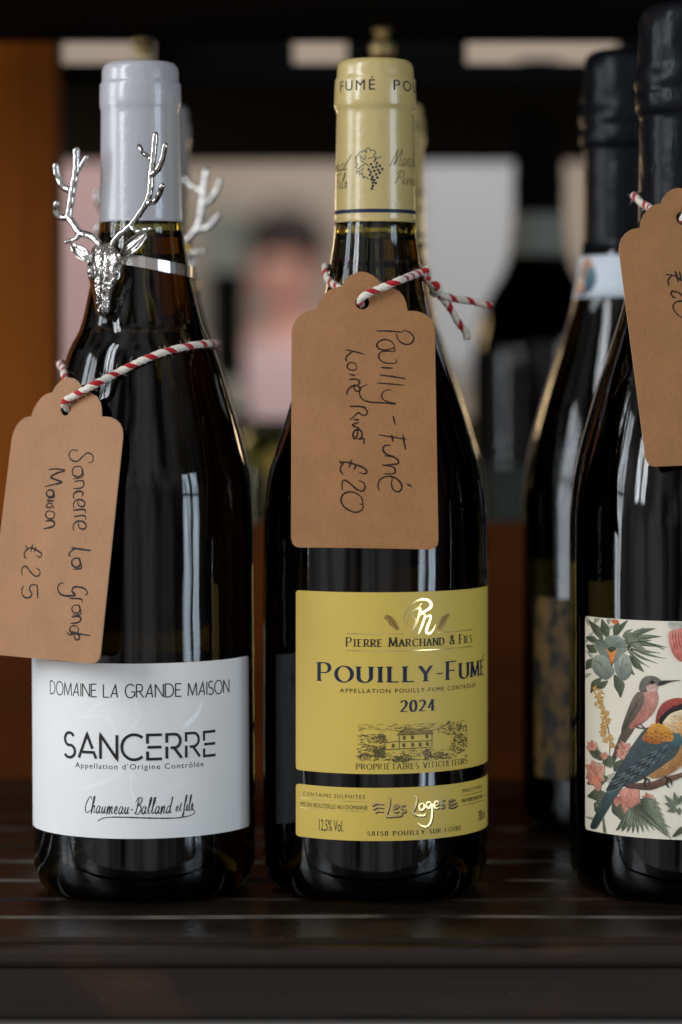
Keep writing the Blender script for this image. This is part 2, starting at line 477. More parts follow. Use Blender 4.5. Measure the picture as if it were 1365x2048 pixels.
rs = tag(empty('rear_shelf', (.05, .70, 0)), 'dark shelf behind the rail carrying the blurred bottles', 'shelf')
simple('shelf_plank', lambda b: box(b, -.45, .45, -.13, .13, .016, .036), M_BLACK, rs, .001)
for sx in (-.41, .41):
    for sy in (-.10, .10):
        simple('leg', lambda b: box(b, sx-.015, sx+.015, sy-.015, sy+.015, FLOOR_Z, .0158), M_BLACK, rs)

# things on the far wall
def wall_panel(name, x0, x1, y0, y1, col, label, cat, parts=True):
    a = P(x0, y1, 7.04); b = P(x1, y0, 7.04)
    e = tag(empty(name, ((a.x+b.x)/2, 5.996, a.z)), label, cat)
    w = (b.x-a.x)/2; h = b.z-a.z
    simple('panel', lambda q: box(q, -w, w, -.03, 0, 0, h), mat(name + '_face', col, .7), e)
    t = .012
    fm = mat(name + '_frame', tuple(c*.9 for c in col), .5)
    def fr(q):
        box(q, -w-t, -w-.0005, -.04, 0, -t, h+t); box(q, w+.0005, w+t, -.04, 0, -t, h+t)
        box(q, -w, w, -.04, 0, -t, -.0005); box(q, -w, w, -.04, 0, h+.0005, h+t)
    simple('frame', fr, fm, e)
    return e
wall_panel('white_board', 832, 1042, 250, 735, (.50, .51, .52), 'tall white board on the far wall right of the yellow capped bottle', 'board')
wall_panel('grey_board', 415, 492, 430, 690, lin(120, 125, 118), 'grey green board on the far wall left of the person', 'board')
wall_panel('pink_board', 60, 330, 290, 760, lin(206, 172, 170), 'pale pink board on the far wall beside the wooden post', 'board')

# ------------------------------------------------------------------ letter skeletons (cap height 1)
def A(cx, cy, rx, ry, a0, a1, n=14):
    return [(cx + rx*math.cos(rad(a0 + (a1-a0)*i/n)), cy + ry*math.sin(rad(a0 + (a1-a0)*i/n))) for i in range(n+1)]
def bowl(y0, y1, x0, w, n=10):   # stem side arc from top to bottom
    r = (y1-y0)/2
    return [(x0, y1)] + [(x0 + (w - r*.8)*0 + (w-r*.85), y1)] + A(x0 + w - r*.85, (y0+y1)/2, r*.85, r, 90, -90, n)[1:] + [(x0, y0)]
G = {
 'A': (.74, [[(0, 0), (.37, 1), (.74, 0)], [(.14, .33), (.60, .33)]]),
 'B': (.60, [[(0, 0), (0, 1)], bowl(.52, 1, 0, .52), bowl(0, .52, 0, .58)]),
 'C': (.78, [A(.44, .5, .44, .52, 42, 318, 24)]),
 'D': (.76, [[(0, 0), (0, 1)], [(0, 1), (.28, 1)] + A(.28, .5, .46, .5, 90, -90, 18)[1:] + [(0, 0)]]),
 'E': (.54, [[(0, 0), (0, 1)], [(0, .985), (.52, .985)], [(0, .52), (.45, .52)], [(0, .015), (.54, .015)]]),
 'F': (.52, [[(0, 0), (0, 1)], [(0, .985), (.52, .985)], [(0, .50), (.43, .50)]]),
 'G': (.82, [A(.44, .5, .44, .52, 45, 340, 24) , [(.52, .44), (.82, .44), (.82, .10)]]),
 'H': (.70, [[(0, 0), (0, 1)], [(.70, 0), (.70, 1)], [(0, .52), (.70, .52)]]),
 'I': (.02, [[(0.01, 0), (0.01, 1)]]),
 'L': (.50, [[(0, 0), (0, 1)], [(0, .015), (.50, .015)]]),
 'M': (.86, [[(0, 0), (.06, 1)], [(.06, 1), (.43, .06), (.80, 1)], [(.80, 1), (.86, 0)]]),
 'N': (.72, [[(0, 0), (0, 1)], [(0, 1), (.72, 0)], [(.72, 0), (.72, 1)]]),
 'O': (.90, [A(.45, .5, .45, .52, 0, 360, 32)]),
 'P': (.56, [[(0, 0), (0, 1)], bowl(.46, 1, 0, .54)]),
 'R': (.62, [[(0, 0), (0, 1)], bowl(.48, 1, 0, .53), [(.26, .47), (.62, 0)]]),
 'S': (.52, [A(.26, .75, .24, .265, 40, 270, 12) + A(.25, .245, .27, .265, 90, -145, 14)[1:]]),
 'T': (.62, [[(.31, 0), (.31, .985)], [(0, .985), (.62, .985)]]),
 'U': (.68, [[(0, 1), (0, .32)] + A(.34, .32, .34, .34, 180, 360, 14)[1:] + [(.68, 1)]]),
 'V': (.72, [[(0, 1), (.36, 0), (.72, 1)]]),
 'Y': (.70, [[(.35, 0), (.35, .46)], [(0, 1), (.35, .46), (.70, 1)]]),
 '-': (.30, [[(0, .38), (.30, .38)]]),
 '&': (.74, [[(.72, 0), (.20, .70)] + A(.33, .80, .15, .20, 205, -20, 10) + [(.38, .60), (.10, .36)] + A(.28, .25, .26, .26, 155, 330, 10) + [(.70, .50)]]),
 '0': (.52, [A(.26, .5, .25, .51, 0, 360, 26)]),
 '1': (.30, [[(.18, 0), (.18, 1)], [(.18, 1), (.02, .84)]]),
 '2': (.52, [A(.25, .74, .23, .26, 160, -20, 12) + [(.42, .52), (.02, .03)], [(.02, .03), (.52, .03)]]),
 '4': (.56, [[(.40, 0), (.40, 1)], [(.40, .98), (.02, .30), (.56, .30)]]),
 '5': (.50, [[(.46, .97), (.10, .97), (.06, .56)] + A(.23, .32, .25, .32, 120, -140, 14)]),
 '8': (.52, [A(.26, .75, .21, .25, 0, 360, 18), A(.26, .25, .25, .26, 0, 360, 18)]),
 ' ': (.30, []),
 "'": (.04, [[(.02, 1), (.02, .8)]]),
}
def accent(ch):
    base = {'É': 'E', 'Ô': 'O'}[ch]; w, s = G[base]; c = w/2
    if ch == 'É': return (w, s + [[(c-.04, 1.10), (c+.16, 1.28)]])
    return (w, s + [[(c-.16, 1.12), (c, 1.26), (c+.16, 1.12)]])
for ch in 'ÉÔ': G[ch] = accent(ch)
# stencil capitals of the big white-label title
ST = dict(G)
ST['E'] = (.58, [[(0, .64), (0, 1), (.58, 1)], [(0, .49), (.56, .49)], [(0, .32), (0, 0), (.58, 0)]])
ST['R'] = (.62, [[(0, 0), (0, .50)], [(0, .66), (0, 1)] + bowl(.44, 1, 0, .57)[1:-1] + [(.16, .44)], [(.30, .44), (.62, 0)]])
ST['A'] = (.80, [[(0, 0), (.40, 1), (.64, .40)], [(.17, .25), (.70, .25), (.80, 0)]])
ST['N'] = (.70, [[(0, 0), (0, 1), (.70, 0), (.70, 1)]])
ST['C'] = (.84, [A(.50, .5, .50, .52, 48, 312, 26)])
ST['S'] = (.56, [A(.28, .75, .25, .265, 30, 270, 12) + A(.27, .245, .29, .265, 90, -150, 14)[1:]])
# thin title of the white label: rounded light capitals with the bar missing from A
TH = dict(G)
TH['A'] = (.70, [[(0, 0), (.46, 1), (.62, 0)], [(.20, .30), (.56, .30)]])

# cursive, x-height .5
CU = {
 'C': (.62, [[(.62, .80), (.52, .98), (.34, .92), (.14, .62), (.06, .30), (.20, .04), (.42, .04), (.66, .16)]]),
 'h': (.50, [[(0, .12), (.18, .55), (.26, .95), (.17, 1.0), (.12, .7), (.10, 0), (.16, .30), (.28, .46), (.36, .40), (.34, .12), (.42, .02), (.50, .12)]]),
 'a': (.48, [[(.34, .42), (.18, .46), (.04, .28), (.06, .06), (.18, .02), (.32, .22), (.36, .44), (.32, .14), (.38, .02), (.48, .12)]]),
 'u': (.48, [[(0, .12), (.08, .44), (.06, .16), (.14, .02), (.28, .16), (.34, .44), (.32, .14), (.38, .02), (.48, .12)]]),
 'm': (.66, [[(0, .12), (.07, .44), (.06, 0), (.12, .30), (.22, .45), (.28, .36), (.26, 0), (.34, .30), (.44, .45), (.50, .36), (.48, .08), (.56, .02), (.66, .12)]]),
 'n': (.48, [[(0, .12), (.07, .44), (.06, 0), (.14, .30), (.25, .45), (.32, .36), (.30, .08), (.38, .02), (.48, .12)]]),
 'e': (.38, [[(0, .12), (.20, .22), (.26, .38), (.16, .46), (.05, .28), (.08, .06), (.20, .01), (.38, .12)]]),
 '-': (.34, [[(.05, .26), (.28, .28)]]),
 'B': (.64, [[(.16, .0), (.24, .5), (.30, .98)], [(.02, .70), (.20, .95), (.46, 1.0), (.58, .84), (.44, .62), (.28, .55), (.52, .50), (.60, .26), (.44, .03), (.20, .0), (.04, .12)]]),
 'l': (.30, [[(0, .12), (.16, .55), (.24, .92), (.16, 1.0), (.10, .75), (.09, .14), (.16, .02), (.30, .12)]]),
 'd': (.50, [[(.34, .42), (.18, .46), (.04, .28), (.06, .06), (.18, .02), (.32, .25), (.42, 1.0), (.34, .16), (.40, .02), (.50, .12)]]),
 't': (.28, [[(0, .12), (.10, .40), (.14, .74), (.09, .14), (.16, .02), (.28, .12)], [(.0, .50), (.24, .52)]]),
 'f': (.34, [[(0, .12), (.18, .55), (.28, .92), (.20, 1.0), (.12, .7), (.06, -.10), (.02, -.36), (-.06, -.30), (.04, -.02), (.34, .14)]]),
 'i': (.24, [[(0, .12), (.08, .44), (.06, .12), (.12, .02), (.24, .12)], [(.12, .62), (.14, .64)]]),
 's': (.30, [[(0, .12), (.14, .46), (.20, .22), (.14, .03), (.02, .06)], [(.14, .03), (.30, .12)]]),
 'r': (.36, [[(0, .12), (.08, .50), (.20, .42), (.15, .14), (.22, .02), (.36, .12)]]),
 'c': (.36, [[(.28, .40), (.18, .46), (.04, .26), (.08, .04), (.20, .01), (.36, .12)]]),
 'M': (.90, [[(-.06, .06), (.04, .0), (.16, .40), (.34, .96), (.36, .5), (.34, .04), (.50, .5), (.72, .98), (.72, .5), (.70, .1), (.78, .02), (.92, .12)]]),
 'P': (.66, [[(.12, .0), (.20, .4), (.32, .92)], [(.14, .66), (.06, .80), (.22, .98), (.46, 1.0), (.62, .86), (.56, .62), (.38, .46), (.24, .50)]]),
 'F': (.60, [[(.04, .06), (.14, .0), (.26, .4), (.36, .88)], [(.10, .84), (.24, .96), (.44, .92), (.66, 1.0)], [(.14, .48), (.44, .52)]]),
 'o': (.42, [[(.24, .44), (.10, .40), (.04, .18), (.14, .02), (.28, .10), (.32, .32), (.22, .44), (.42, .38)]]),
 ' ': (.26, []), 'g': (.48, [[(.34, .42), (.18, .46), (.04, .28), (.06, .06), (.18, .02), (.32, .22), (.36, .44), (.30, -.2), (.16, -.38), (.06, -.26), (.48, .12)]]),
}

def densify(pts, step):
    out = [pts[0]]
    for a, b in zip(pts, pts[1:]):
        d = math.hypot(b[0]-a[0], b[1]-a[1]); n = max(1, int(d/step + .999))
        for k in range(1, n+1): out.append((a[0]+(b[0]-a[0])*k/n, a[1]+(b[1]-a[1])*k/n))
    return out

class Sheet:
    """flat print in (u, v) metres; a wrap function later bends it onto its surface. Each stroke lies a few microns above the last."""
    def __init__(s, wrap, base=0.00004, step=0.000003, cycle=60):
        s.mb = MB(); s.wrap = wrap; s.h = base; s.step = step; s.n = 0; s.cycle = cycle; s.hold = False
    def lift(s):
        if not s.hold: s.n += 1
        return s.h + s.step * (s.n % s.cycle) + (s.step*.5 if s.hold else 0)
    def ribbon(s, pts, w, m=0, c=None, taper=False, widths=None):
        pts = densify(pts, .0009); n = len(pts); h = s.lift()
        if n < 2: return
        closed = math.hypot(pts[0][0]-pts[-1][0], pts[0][1]-pts[-1][1]) < 1e-9 and n > 4
        vs = []
        for i in range(n):
            a = pts[i-1] if i else (pts[-2] if closed else pts[0])
            b = pts[i+1] if i < n-1 else (pts[1] if closed else pts[-1])
            def un(p, q):
                d = math.hypot(q[0]-p[0], q[1]-p[1]) or 1; return ((q[0]-p[0])/d, (q[1]-p[1])/d)
            t0 = un(a, pts[i]) if a != pts[i] else un(pts[i], b)
            t1 = un(pts[i], b) if b != pts[i] else t0
            n0 = (-t0[1], t0[0]); n1 = (-t1[1], t1[0])
            mx, my = n0[0]+n1[0], n0[1]+n1[1]; ml = math.hypot(mx, my)
            if ml < .35: mx, my, k = n0[0], n0[1], 1
            else:
                mx /= ml; my /= ml; k = min(2.2, 1 / max(.3, mx*n0[0] + my*n0[1]))
            ww = w
            if widths: ww = w * interp_l(widths, i/(n-1))
            elif taper: ww = w * (1 + .14*math.sin(i*1.7 + n) + .10*math.sin(i*.61)) * (0.45 + 0.55 * math.sin(math.pi * min(1, max(0, i/(n-1)))) ** .6)
            vs.append((pts[i][0] + mx*ww*k/2, pts[i][1] + my*ww*k/2)); vs.append((pts[i][0] - mx*ww*k/2, pts[i][1] - my*ww*k/2))
        s.mb.add([s.wrap(u, v, h) for u, v in vs], [[2*i+1, 2*i+3, 2*i+2, 2*i] for i in range(n-1)], m, c)
    def nib(s, pts, nx, ny, m=0, c=None):
        pts = densify(pts, .0009); n = len(pts); h = s.lift(); vs = []; fs = []
        for p in pts: vs += [(p[0]+nx, p[1]+ny), (p[0]-nx, p[1]-ny)]
        for i in range(n-1):
            dx, dy = pts[i+1][0]-pts[i][0], pts[i+1][1]-pts[i][1]
            f = [2*i+1, 2*i+3, 2*i+2, 2*i]
            if dx*ny - dy*nx < 0: f.reverse()
            fs.append(f)
        s.mb.add([s.wrap(u, v, h) for u, v in vs], fs, m, c)
    def poly(s, pts, m=0, c=None, c2=None, ax=(0, 1), cut=.001):
        """filled polygon; c..c2 is a printed blend along direction ax"""
        bm = bmesh.new()
        bv = [bm.verts.new((p[0], p[1], 0)) for p in pts]
        try: bm.faces.new(bv)
        except ValueError: bm.free(); return
        bmesh.ops.triangulate(bm, faces=bm.faces[:])
        s._cutadd(bm, m, c, c2, ax, cut, pts)
    def _cutadd(s, bm, m, c, c2, ax, cut, pts):
        us = [v.co.x for v in bm.verts]
        k = math.ceil(min(us)/cut)
        while k*cut < max(us):
            bmesh.ops.bisect_plane(bm, geom=bm.verts[:]+bm.edges[:]+bm.faces[:], plane_co=(k*cut, 0, 0), plane_no=(1, 0, 0)); k += 1
        if c2 is not None:
            vsn = [v.co.y for v in bm.verts]; kk = math.ceil(min(vsn)/cut)
            while kk*cut < max(vsn):
                bmesh.ops.bisect_plane(bm, geom=bm.verts[:]+bm.edges[:]+bm.faces[:], plane_co=(0, kk*cut, 0), plane_no=(0, 1, 0)); kk += 1
        h = s.lift()
        bm.verts.index_update()
        pr = [v.co.x*ax[0] + v.co.y*ax[1] for v in bm.verts]; lo, hi = min(pr), max(pr)
        vs = [s.wrap(v.co.x, v.co.y, h) for v in bm.verts]
        b = len(s.mb.v); s.mb.v += [tuple(x) for x in vs]
        for f in bm.faces:
            idx = [v.index for v in f.verts]
            if f.normal.z < 0: idx.reverse()
            s.mb.f.append([i+b for i in idx]); s.mb.m.append(m)
            if c2 is None: s.mb.c.append(c)
            else:
                cc = []
                for i in idx:
                    t = (pr[i]-lo)/((hi-lo) or 1); cc.append(tuple(c[q]*(1-t) + c2[q]*t for q in range(3)))
                s.mb.c.append(cc)
        bm.free()
    # ---- lettering
    def text(s, font, txt, u0, u1, v0, v1, style='sans', w=.12, m=0, gap=.18, slant=0, c=None, small=None):
        """fit txt between u0 and u1, capitals from v0 to v1; small = height of the letters after each initial (small capitals)"""
        pos = 0; items = []; start = True
        for ch in txt:
            k = 1.0
            if small and ch not in ' -' and not start: k = small
            wd, st = font[ch]
            if style == 'serif' and ch == 'I': pos += .11
            items.append((pos, k, st)); pos += wd*k + gap + (.11 if style == 'serif' and ch == 'I' else 0)
            start = ch in ' -' or (ch == '&')
        total = pos - gap
        H = v1 - v0; sx = (u1-u0)/total
        for pos, k, st in items:
            for line in st:
                q = [(u0 + (pos + (x + slant*y)*k)*sx, v0 + y*k*H) for x, y in line]
                if font is CU:
                    q = [(p.x, p.y) for p in catmull([(a, b, 0) for a, b in q], H*.05)]
                if style == 'serif':
                    s.nib(q, math.cos(rad(18))*w*H/2, math.sin(rad(18))*w*H/2*.45, m, c)
                    s.ribbon(q, .06*H, m, c)
                    for e0, e1 in ((line[0], line[1]), (line[-1], line[-2])):
                        dx, dy = e1[0]-e0[0], e1[1]-e0[1]
                        if abs(e0[1]) < .02 and dy > 2*abs(dx) or abs(e0[1]-1) < .02 and -dy > 2*abs(dx):
                            x = u0 + (pos + e0[0]*k)*sx; yv = v0 + e0[1]*k*H + (.022*H if e0[1] < .5 else -.022*H)
                            s.ribbon([(x-.165*H, yv), (x+.165*H, yv)], .062*H, m, c)
                else:
                    s.ribbon(q, w*H, m, c, taper=(style == 'pen'))
    def bfont(s, txt, u0, u1, v0, v1, m=0, spacing=1.0, c=None):
        """lettering in Blender's built-in sans face; v0..v1 = baseline to capital height"""
        cu = bpy.data.curves.new('t', 'FONT'); cu.body = txt; cu.size = 1; cu.space_character = spacing; cu.resolution_u = 3
        o = bpy.data.objects.new('t', cu); COL.objects.link(o)
        dg = bpy.context.evaluated_depsgraph_get(); dg.update()
        me = o.evaluated_get(dg).to_mesh()
        bm = bmesh.new(); bm.from_mesh(me)
        o.evaluated_get(dg).to_mesh_clear()
        bpy.data.objects.remove(o); bpy.data.curves.remove(cu)
        xs = [v.co.x for v in bm.verts]; lo, hi = min(xs), max(xs)
        CAPH = .729
        for v in bm.verts:
            v.co.x = u0 + (v.co.x-lo)/(hi-lo)*(u1-u0); v.co.y = v0 + v.co.y/CAPH*(v1-v0); v.co.z = 0
        s._cutadd(bm, m, c, None, (0, 1), .001, None)
    def build(s, name, mats, parent): return s.mb.build(name, mats, parent, True)
def interp_l(tab, t):
    for (a, x), (b, y) in zip(tab, tab[1:]):
        if t <= b: return x + (y-x)*(t-a)/((b-a) or 1)
    return tab[-1][1]

# ------------------------------------------------------------------ bottles
class Bottle:
    def __init__(s, name, axis_px, R, prof, gmat, top, label, cat, group, lean=0.0, d=1.05, fill=None, foil=9):
        s.R = R; s.prof = sorted(prof); s.d = d
        s.X = (axis_px - HX) / F * d
        s.obj = empty(name, (s.X, CAM.y + d, 0), (0, lean, 0))
        tag(s.obj, label, cat, group)
        # glass: one wall outside, an air space above the wine inside the neck
        mb = MB()
        rb = R * .84
        base = [(0, .024), (rb*.25, .0225), (rb*.55, .014), (rb*.80, .004), (rb*.93, .0), (rb*.985, .0)]
        for k in range(1, 9):
            a = rad(90) * k / 8
            base.append((rb*.985 + (R - rb*.985)*math.sin(a), .0125*(1 - math.cos(a))))
        zs = []
        z = .016
        while z < top - .0015: zs.append(z); z += .0025
        body = [(interp(s.prof, z) - .0011 * min(1, max(0, (z - foil - .0006) / .0015)), z) for z in zs]
        tr = body[-1][0]
        lathe(mb, base + body + [(tr, top-.0006), (tr*.9, top), (0, top)], 96)
        if fill:
            t = .0032
            inner = []
            z = fill
            while z < top - .006: inner.append((interp(s.prof, z) - t - .0011*(z > foil), z)); z += .003
            r0 = inner[0][0]
            lathe(mb, [(0, fill - .0002), (r0*.9, fill - .0001), (r0*.98, fill+.0006)] + inner[1:] + [(0, top-.004)], 64, 0, True)
        s.glass = mb.build('glass_body', gmat, s.obj)
        if foil < 5:
            mb = MB(); lathe(mb, [(rb*.95, .0001), (rb*.995, .0001), (rb*1.012, .0006), (rb*1.016, .0013), (rb*1.004, .0018)], 200, 0, False, lambda a, z: .00022*max(0, math.sin(100*a)))
            mb.build('heel_ring', M_HEEL, s.obj)
    def rad_at(s, z): return interp(s.prof, z)
    def uv(s, px, py):
        """arc length and height on the front of the body for a photograph pixel"""
        dx = (px-HX)/F; dz = (HY-py)/F
        ox = CAM.x - s.X; oy = -s.d
        a = dx*dx + 1; b = 2*(ox*dx + oy); c = ox*ox + oy*oy - s.R**2
        disc = max(0, b*b - 4*a*c)
        t = (-b - math.sqrt(disc)) / (2*a)
        x = ox + dx*t; yv = oy + t
        return s.R*math.atan2(x, -yv), CAM.z + dz*t
    def wrap(s, u, v, h=0):
        """facetted so that every layer of print stays parallel to the label"""
        q = .001; k = math.floor(u/q); f = u/q - k
        R = s.R + h
        a0 = k*q/s.R; a1 = (k+1)*q/s.R
        return (R*((1-f)*math.sin(a0) + f*math.sin(a1)), -R*((1-f)*math.cos(a0) + f*math.cos(a1)), v)
    def label(s, name, m, u0, u1, v0, v1, h=.00022, corner=.0012, parent=None):
        mb = MB(); n = int((u1-u0)/.001)
        us = [u0] + [k*.001 for k in range(math.ceil(u0/.001 + .01), math.floor(u1/.001 - .01) + 1)] + [u1]
        cuts = []
        for u in us:
            e = min(u-u0, u1-u); ins = 0
            if e < corner: ins = corner - math.sqrt(max(0, corner**2 - (corner-e)**2))
            cuts.append(ins)
        rows = []
        for u, ins in zip(us, cuts):
            rows.append([s.wrap(u, v0+ins, h), s.wrap(u, v1-ins, h), s.wrap(u, v1-ins, -.0002), s.wrap(u, v0+ins, -.0002)])
        vs = [p for r in rows for p in r]; fs = []
        for i in range(len(rows)-1):
            a, b = 4*i, 4*i+4
            for j in range(4): fs.append([a+j, b+j, b+(j+1) % 4, a+(j+1) % 4])
        fs.append([3, 2, 1, 0]); e = 4*(len(rows)-1); fs.append([e, e+1, e+2, e+3])
        mb.add(vs, fs)
        o = mb.build(name, m, parent or s.obj, False)
        o.data.polygons.foreach_set('use_smooth', [False]*len(fs))
        return o
    def sheet(s, h=.00026, step=.000003, cycle=60): return Sheet(s.wrap, h, step, cycle)

def capsule(bt, m, z0, rows, name='capsule', jit=None, n=96):
    mb = MB(); lathe(mb, [(rows[0][0]-.0006, z0+.0004), (rows[0][0], z0)] + rows[0:] + [(0, rows[-1][1])], n, 0, False, jit)
    return mb.build(name, m, bt.obj)
def zpx(py): return CAM.z - (py - HY) / F * 1.05

def still_profile(R, tab):
    return [(0.0, R), (zpx(1067), R)] + [(zpx(py), h/F*1.05) for py, h in tab]

# ---- left: pale capsule, white label
profA = still_profile(.0415, [(976, 219), (889, 201.5), (790, 172.5), (694, 143), (660, 124.5), (575, 103.5), (500, 89.5), (445, 83), (230, 79), (120, 78)])
A_ = Bottle('wine_bottle', 290.5, .0415, profA, M_GLASS_OLIVE, zpx(131),
            'dark bottle with pale lilac capsule and white printed label, wearing the sharp silver stag head', 'wine bottle', 'dark bottles with white labels', -.0058, 1.05, zpx(478), zpx(446))
A_.X = (288.0 - HX) / F * 1.05          # where the axis passes the label
px2 = lambda p: p / F * 1.05
capA = [(px2(83.4), zpx(446)), (px2(83.2), zpx(440)), (px2(80.5), zpx(330)), (px2(79.2), zpx(232)), (px2(79.0), zpx(224)), (px2(80.6), zpx(218)), (px2(81.6), zpx(213)),
        (px2(81.8), zpx(205)), (px2(81.4), zpx(174)), (px2(80.6), zpx(169)), (px2(77.6), zpx(166)), (px2(77.0), zpx(162)), (px2(76.8), zpx(145)), (px2(75), zpx(136)), (px2(69), zpx(128.5)), (px2(60), zpx(126.5))]
capsule(A_, M_CAP_WHITE, zpx(446), capA)
LAc = -.0030
labA = A_.label('front_label', M_WHITE_LABEL, LAc-.0555, LAc+.0555, .0243, .0874)
A_.label('back_label', M_BACK_LABEL, .093, .147, .028, .086)
sh = A_.sheet()
def spanA(bt, x0, x1): return bt.uv(x0, 1450)[0], bt.uv(x1, 1450)[0]
u0, u1 = spanA(A_, 102, 457); sh.text(TH, 'DOMAINE LA GRANDE MAISON', u0, u1, .0752, .0799, 'sans', .085, 0, .17)
u0, u1 = spanA(A_, 130, 430); sh.text(ST, 'SANCERRE', u0, u1, .0530, .0617, 'sans', .115, 0, .20)
u0, u1 = spanA(A_, 151, 406); sh.bfont("Appellation d'Origine Contrôlée", u0, u1, .0493, .0514, 0, 1.18)
sh.build('lettering', M_INK, labA)
sh = A_.sheet()
u0, u1 = spanA(A_, 168, 350); sh.text(CU, 'Chaumeau-Balland', u0, A_.uv(341, 1450)[0], .0332, .0392, 'pen', .066, 0, .05, .24)
sh.text(CU, 'et', A_.uv(349, 1450)[0], A_.uv(361, 1450)[0], .0338, .0378, 'pen', .08, 0, .03, .22)
sh.text(CU, 'fils', A_.uv(365, 1450)[0], A_.uv(384, 1450)[0], .0336, .0394, 'pen', .066, 0, .03, .24)
sw = [A_.uv(*p) for p in ((383, 1618), (388, 1624), (380, 1631), (350, 1636), (300, 1636), (250, 1634), (215, 1634), (200, 1638), (195, 1642))]
sh.ribbon([(p.x, p.y) for p in catmull([(a, b, 0) for a, b in sw], .0006)], .00042, 0, None, True)
sh.build('signature', M_INK, labA)
sh = A_.sheet(.000225, .0000005)        # clear embossed brush strokes across the white label
rr = random.Random(3)
for (x0, y0, x1, y1, bend) in ((268, 1395, 262, 1460, 14), (262, 1545, 270, 1600, -6), (160, 1440, 215, 1425, -30), (215, 1430, 225, 1500, 10), (365, 1460, 405, 1400, 8), (165, 1580, 245, 1545, 4), (300, 1600, 360, 1570, 5), (175, 1425, 235, 1400, -12), (262, 1460, 268, 1560, -14)):
    for k in range(5):
        j = lambda: rr.uniform(-5, 5)
        a = (x0+j(), y0+j()); b = (x1+j(), y1+j()); mid = ((a[0]+b[0])/2 + bend, (a[1]+b[1])/2 + j())
        q = [A_.uv(*p) for p in (a, mid, b)]
        sh.ribbon([(p.x, p.y) for p in catmull([(x, y_, 0) for x, y_ in q], .0006)], rr.uniform(.0002, .0007), 0, None, True)
sh.build('embossing', M_EMBOSS, labA)

# ---- middle: pale yellow capsule, two yellow labels
profB = still_profile(.0419, [(1012, 221), (979, 217), (936, 210), (909, 201), (871, 189.5), (830, 177), (760, 154), (698, 131), (627, 109), (524, 90), (447, 81), (230, 78), (120, 76)])
B_ = Bottle('wine_bottle', 751, .0419, profB, M_GLASS_OLIVE, zpx(127),
            'dark bottle with pale yellow printed capsule and sharp yellow labels, standing in the middle', 'wine bottle', 'dark bottles with yellow labels', 0, 1.05, zpx(483), zpx(447))
capB = [(px2(81.3), zpx(447)), (px2(81.0), zpx(440)), (px2(79.0), zpx(330)), (px2(77.6), zpx(232)), (px2(77.6), zpx(224)), (px2(80.2), zpx(219)), (px2(82.0), zpx(213)),
        (px2(82.2), zpx(205)), (px2(81.2), zpx(166)), (px2(80.2), zpx(161)), (px2(77.6), zpx(157)), (px2(77.0), zpx(152)), (px2(76.0), zpx(136)), (px2(73), zpx(128)), (px2(66), zpx(122.5)), (px2(58), zpx(121))]
cpB = capsule(B_, M_CAP_YELLOW, zpx(447), capB)
def ringband(bt, z0, z1, prof, off, m, name, parent):
    mb = MB(); lathe(mb, [(interp(prof, z0)+off, z0), (interp(prof, z1)+off, z1)], 96); return mb.build(name, m, parent)
capBp = sorted([(z, r) for r, z in capB])
ringband(B_, zpx(430), zpx(422.5), capBp, .00008, M_NAVY, 'printed_line', cpB)
class CapWrap:
    def __init__(s, prof, X): s.prof = prof; s.X = X
    def w(s, u, v, h=0):
        r = interp(s.prof, v) + h; R0 = .0150; a = u/R0
        return (r*math.sin(a), -r*math.cos(a), v)
cw = CapWrap(capBp, B_.X)
def cap_u(px, hw=80): return .0150*math.asin(max(-1, min(1, (px-749.5)/hw)))
sh = Sheet(cw.w, .00006)
z0, z1 = zpx(188), zpx(166)
sh.bfont('FUMÉ', cap_u(681), cap_u(748), z0, z1, 0, 1.25)
sh.bfont('POUILLY', cap_u(784), cap_u(784) + .0300, z0, z1, 0, 1.25)
sh.bfont('FUMÉ', cap_u(681) + .0471, cap_u(748) + .0471, z0, z1, 0, 1.25)
sh.bfont('POUILLY', cap_u(681) - .0355, cap_u(681) - .0055, z0, z1, 0, 1.25)
sh.build('lettering', M_INK, cpB)
sh = Sheet(cw.w, .00006)
u = cap_u(777)
sh.text(CU, 'Marchand', u, u+.0235, zpx(337), zpx(304), 'pen', .055, 0, .03, .34)
sh.text(CU, 'Pierre', u+.0012, u+.0165, zpx(373), zpx(347), 'pen', .06, 0, .03, .34)
sh.text(CU, 'Fils', cap_u(671), cap_u(692), zpx(381), zpx(350), 'pen', .06, 0, .03, .30)
sh.text(CU, 'and', cap_u(668)-.003, cap_u(691), zpx(344), zpx(316), 'pen', .06, 0, .03, .34)
sh.ribbon([(cap_u(672), zpx(344)), (cap_u(691), zpx(344))], .0003)
sh.build('script_lettering', M_BROWN_INK, cpB)
# vine leaf and grapes, traced from the capsule (zoomed x, y around 560, 60 at 3.102)
sh = Sheet(cw.w, .00006)
zc = lambda x, y_: (cap_u(560 + x/3.102), zpx(60 + y_/3.102))
leaf = [(545, 945), (520, 925), (512, 938), (505, 905), (488, 915), (486, 890), (470, 905), (474, 875), (462, 868), (475, 850), (462, 840), (470, 822), (460, 812), (478, 795), (490, 775), (505, 775), (515, 765), (530, 782), (528, 760), (545, 752), (556, 768), (572, 765), (588, 778), (576, 800), (588, 815), (575, 840)]
sh.ribbon([zc(*p) for p in leaf], .00030)
for line in ([(490, 795), (498, 830), (530, 850), (548, 868)], [(500, 800), (515, 826), (528, 815), (520, 795)], [(480, 880), (505, 858), (530, 850)], [(495, 895), (515, 872)], [(540, 820), (556, 812), (575, 812)], [(580, 838), (592, 815), (622, 806)]):
    sh.ribbon([zc(*p) for p in line], .00026)
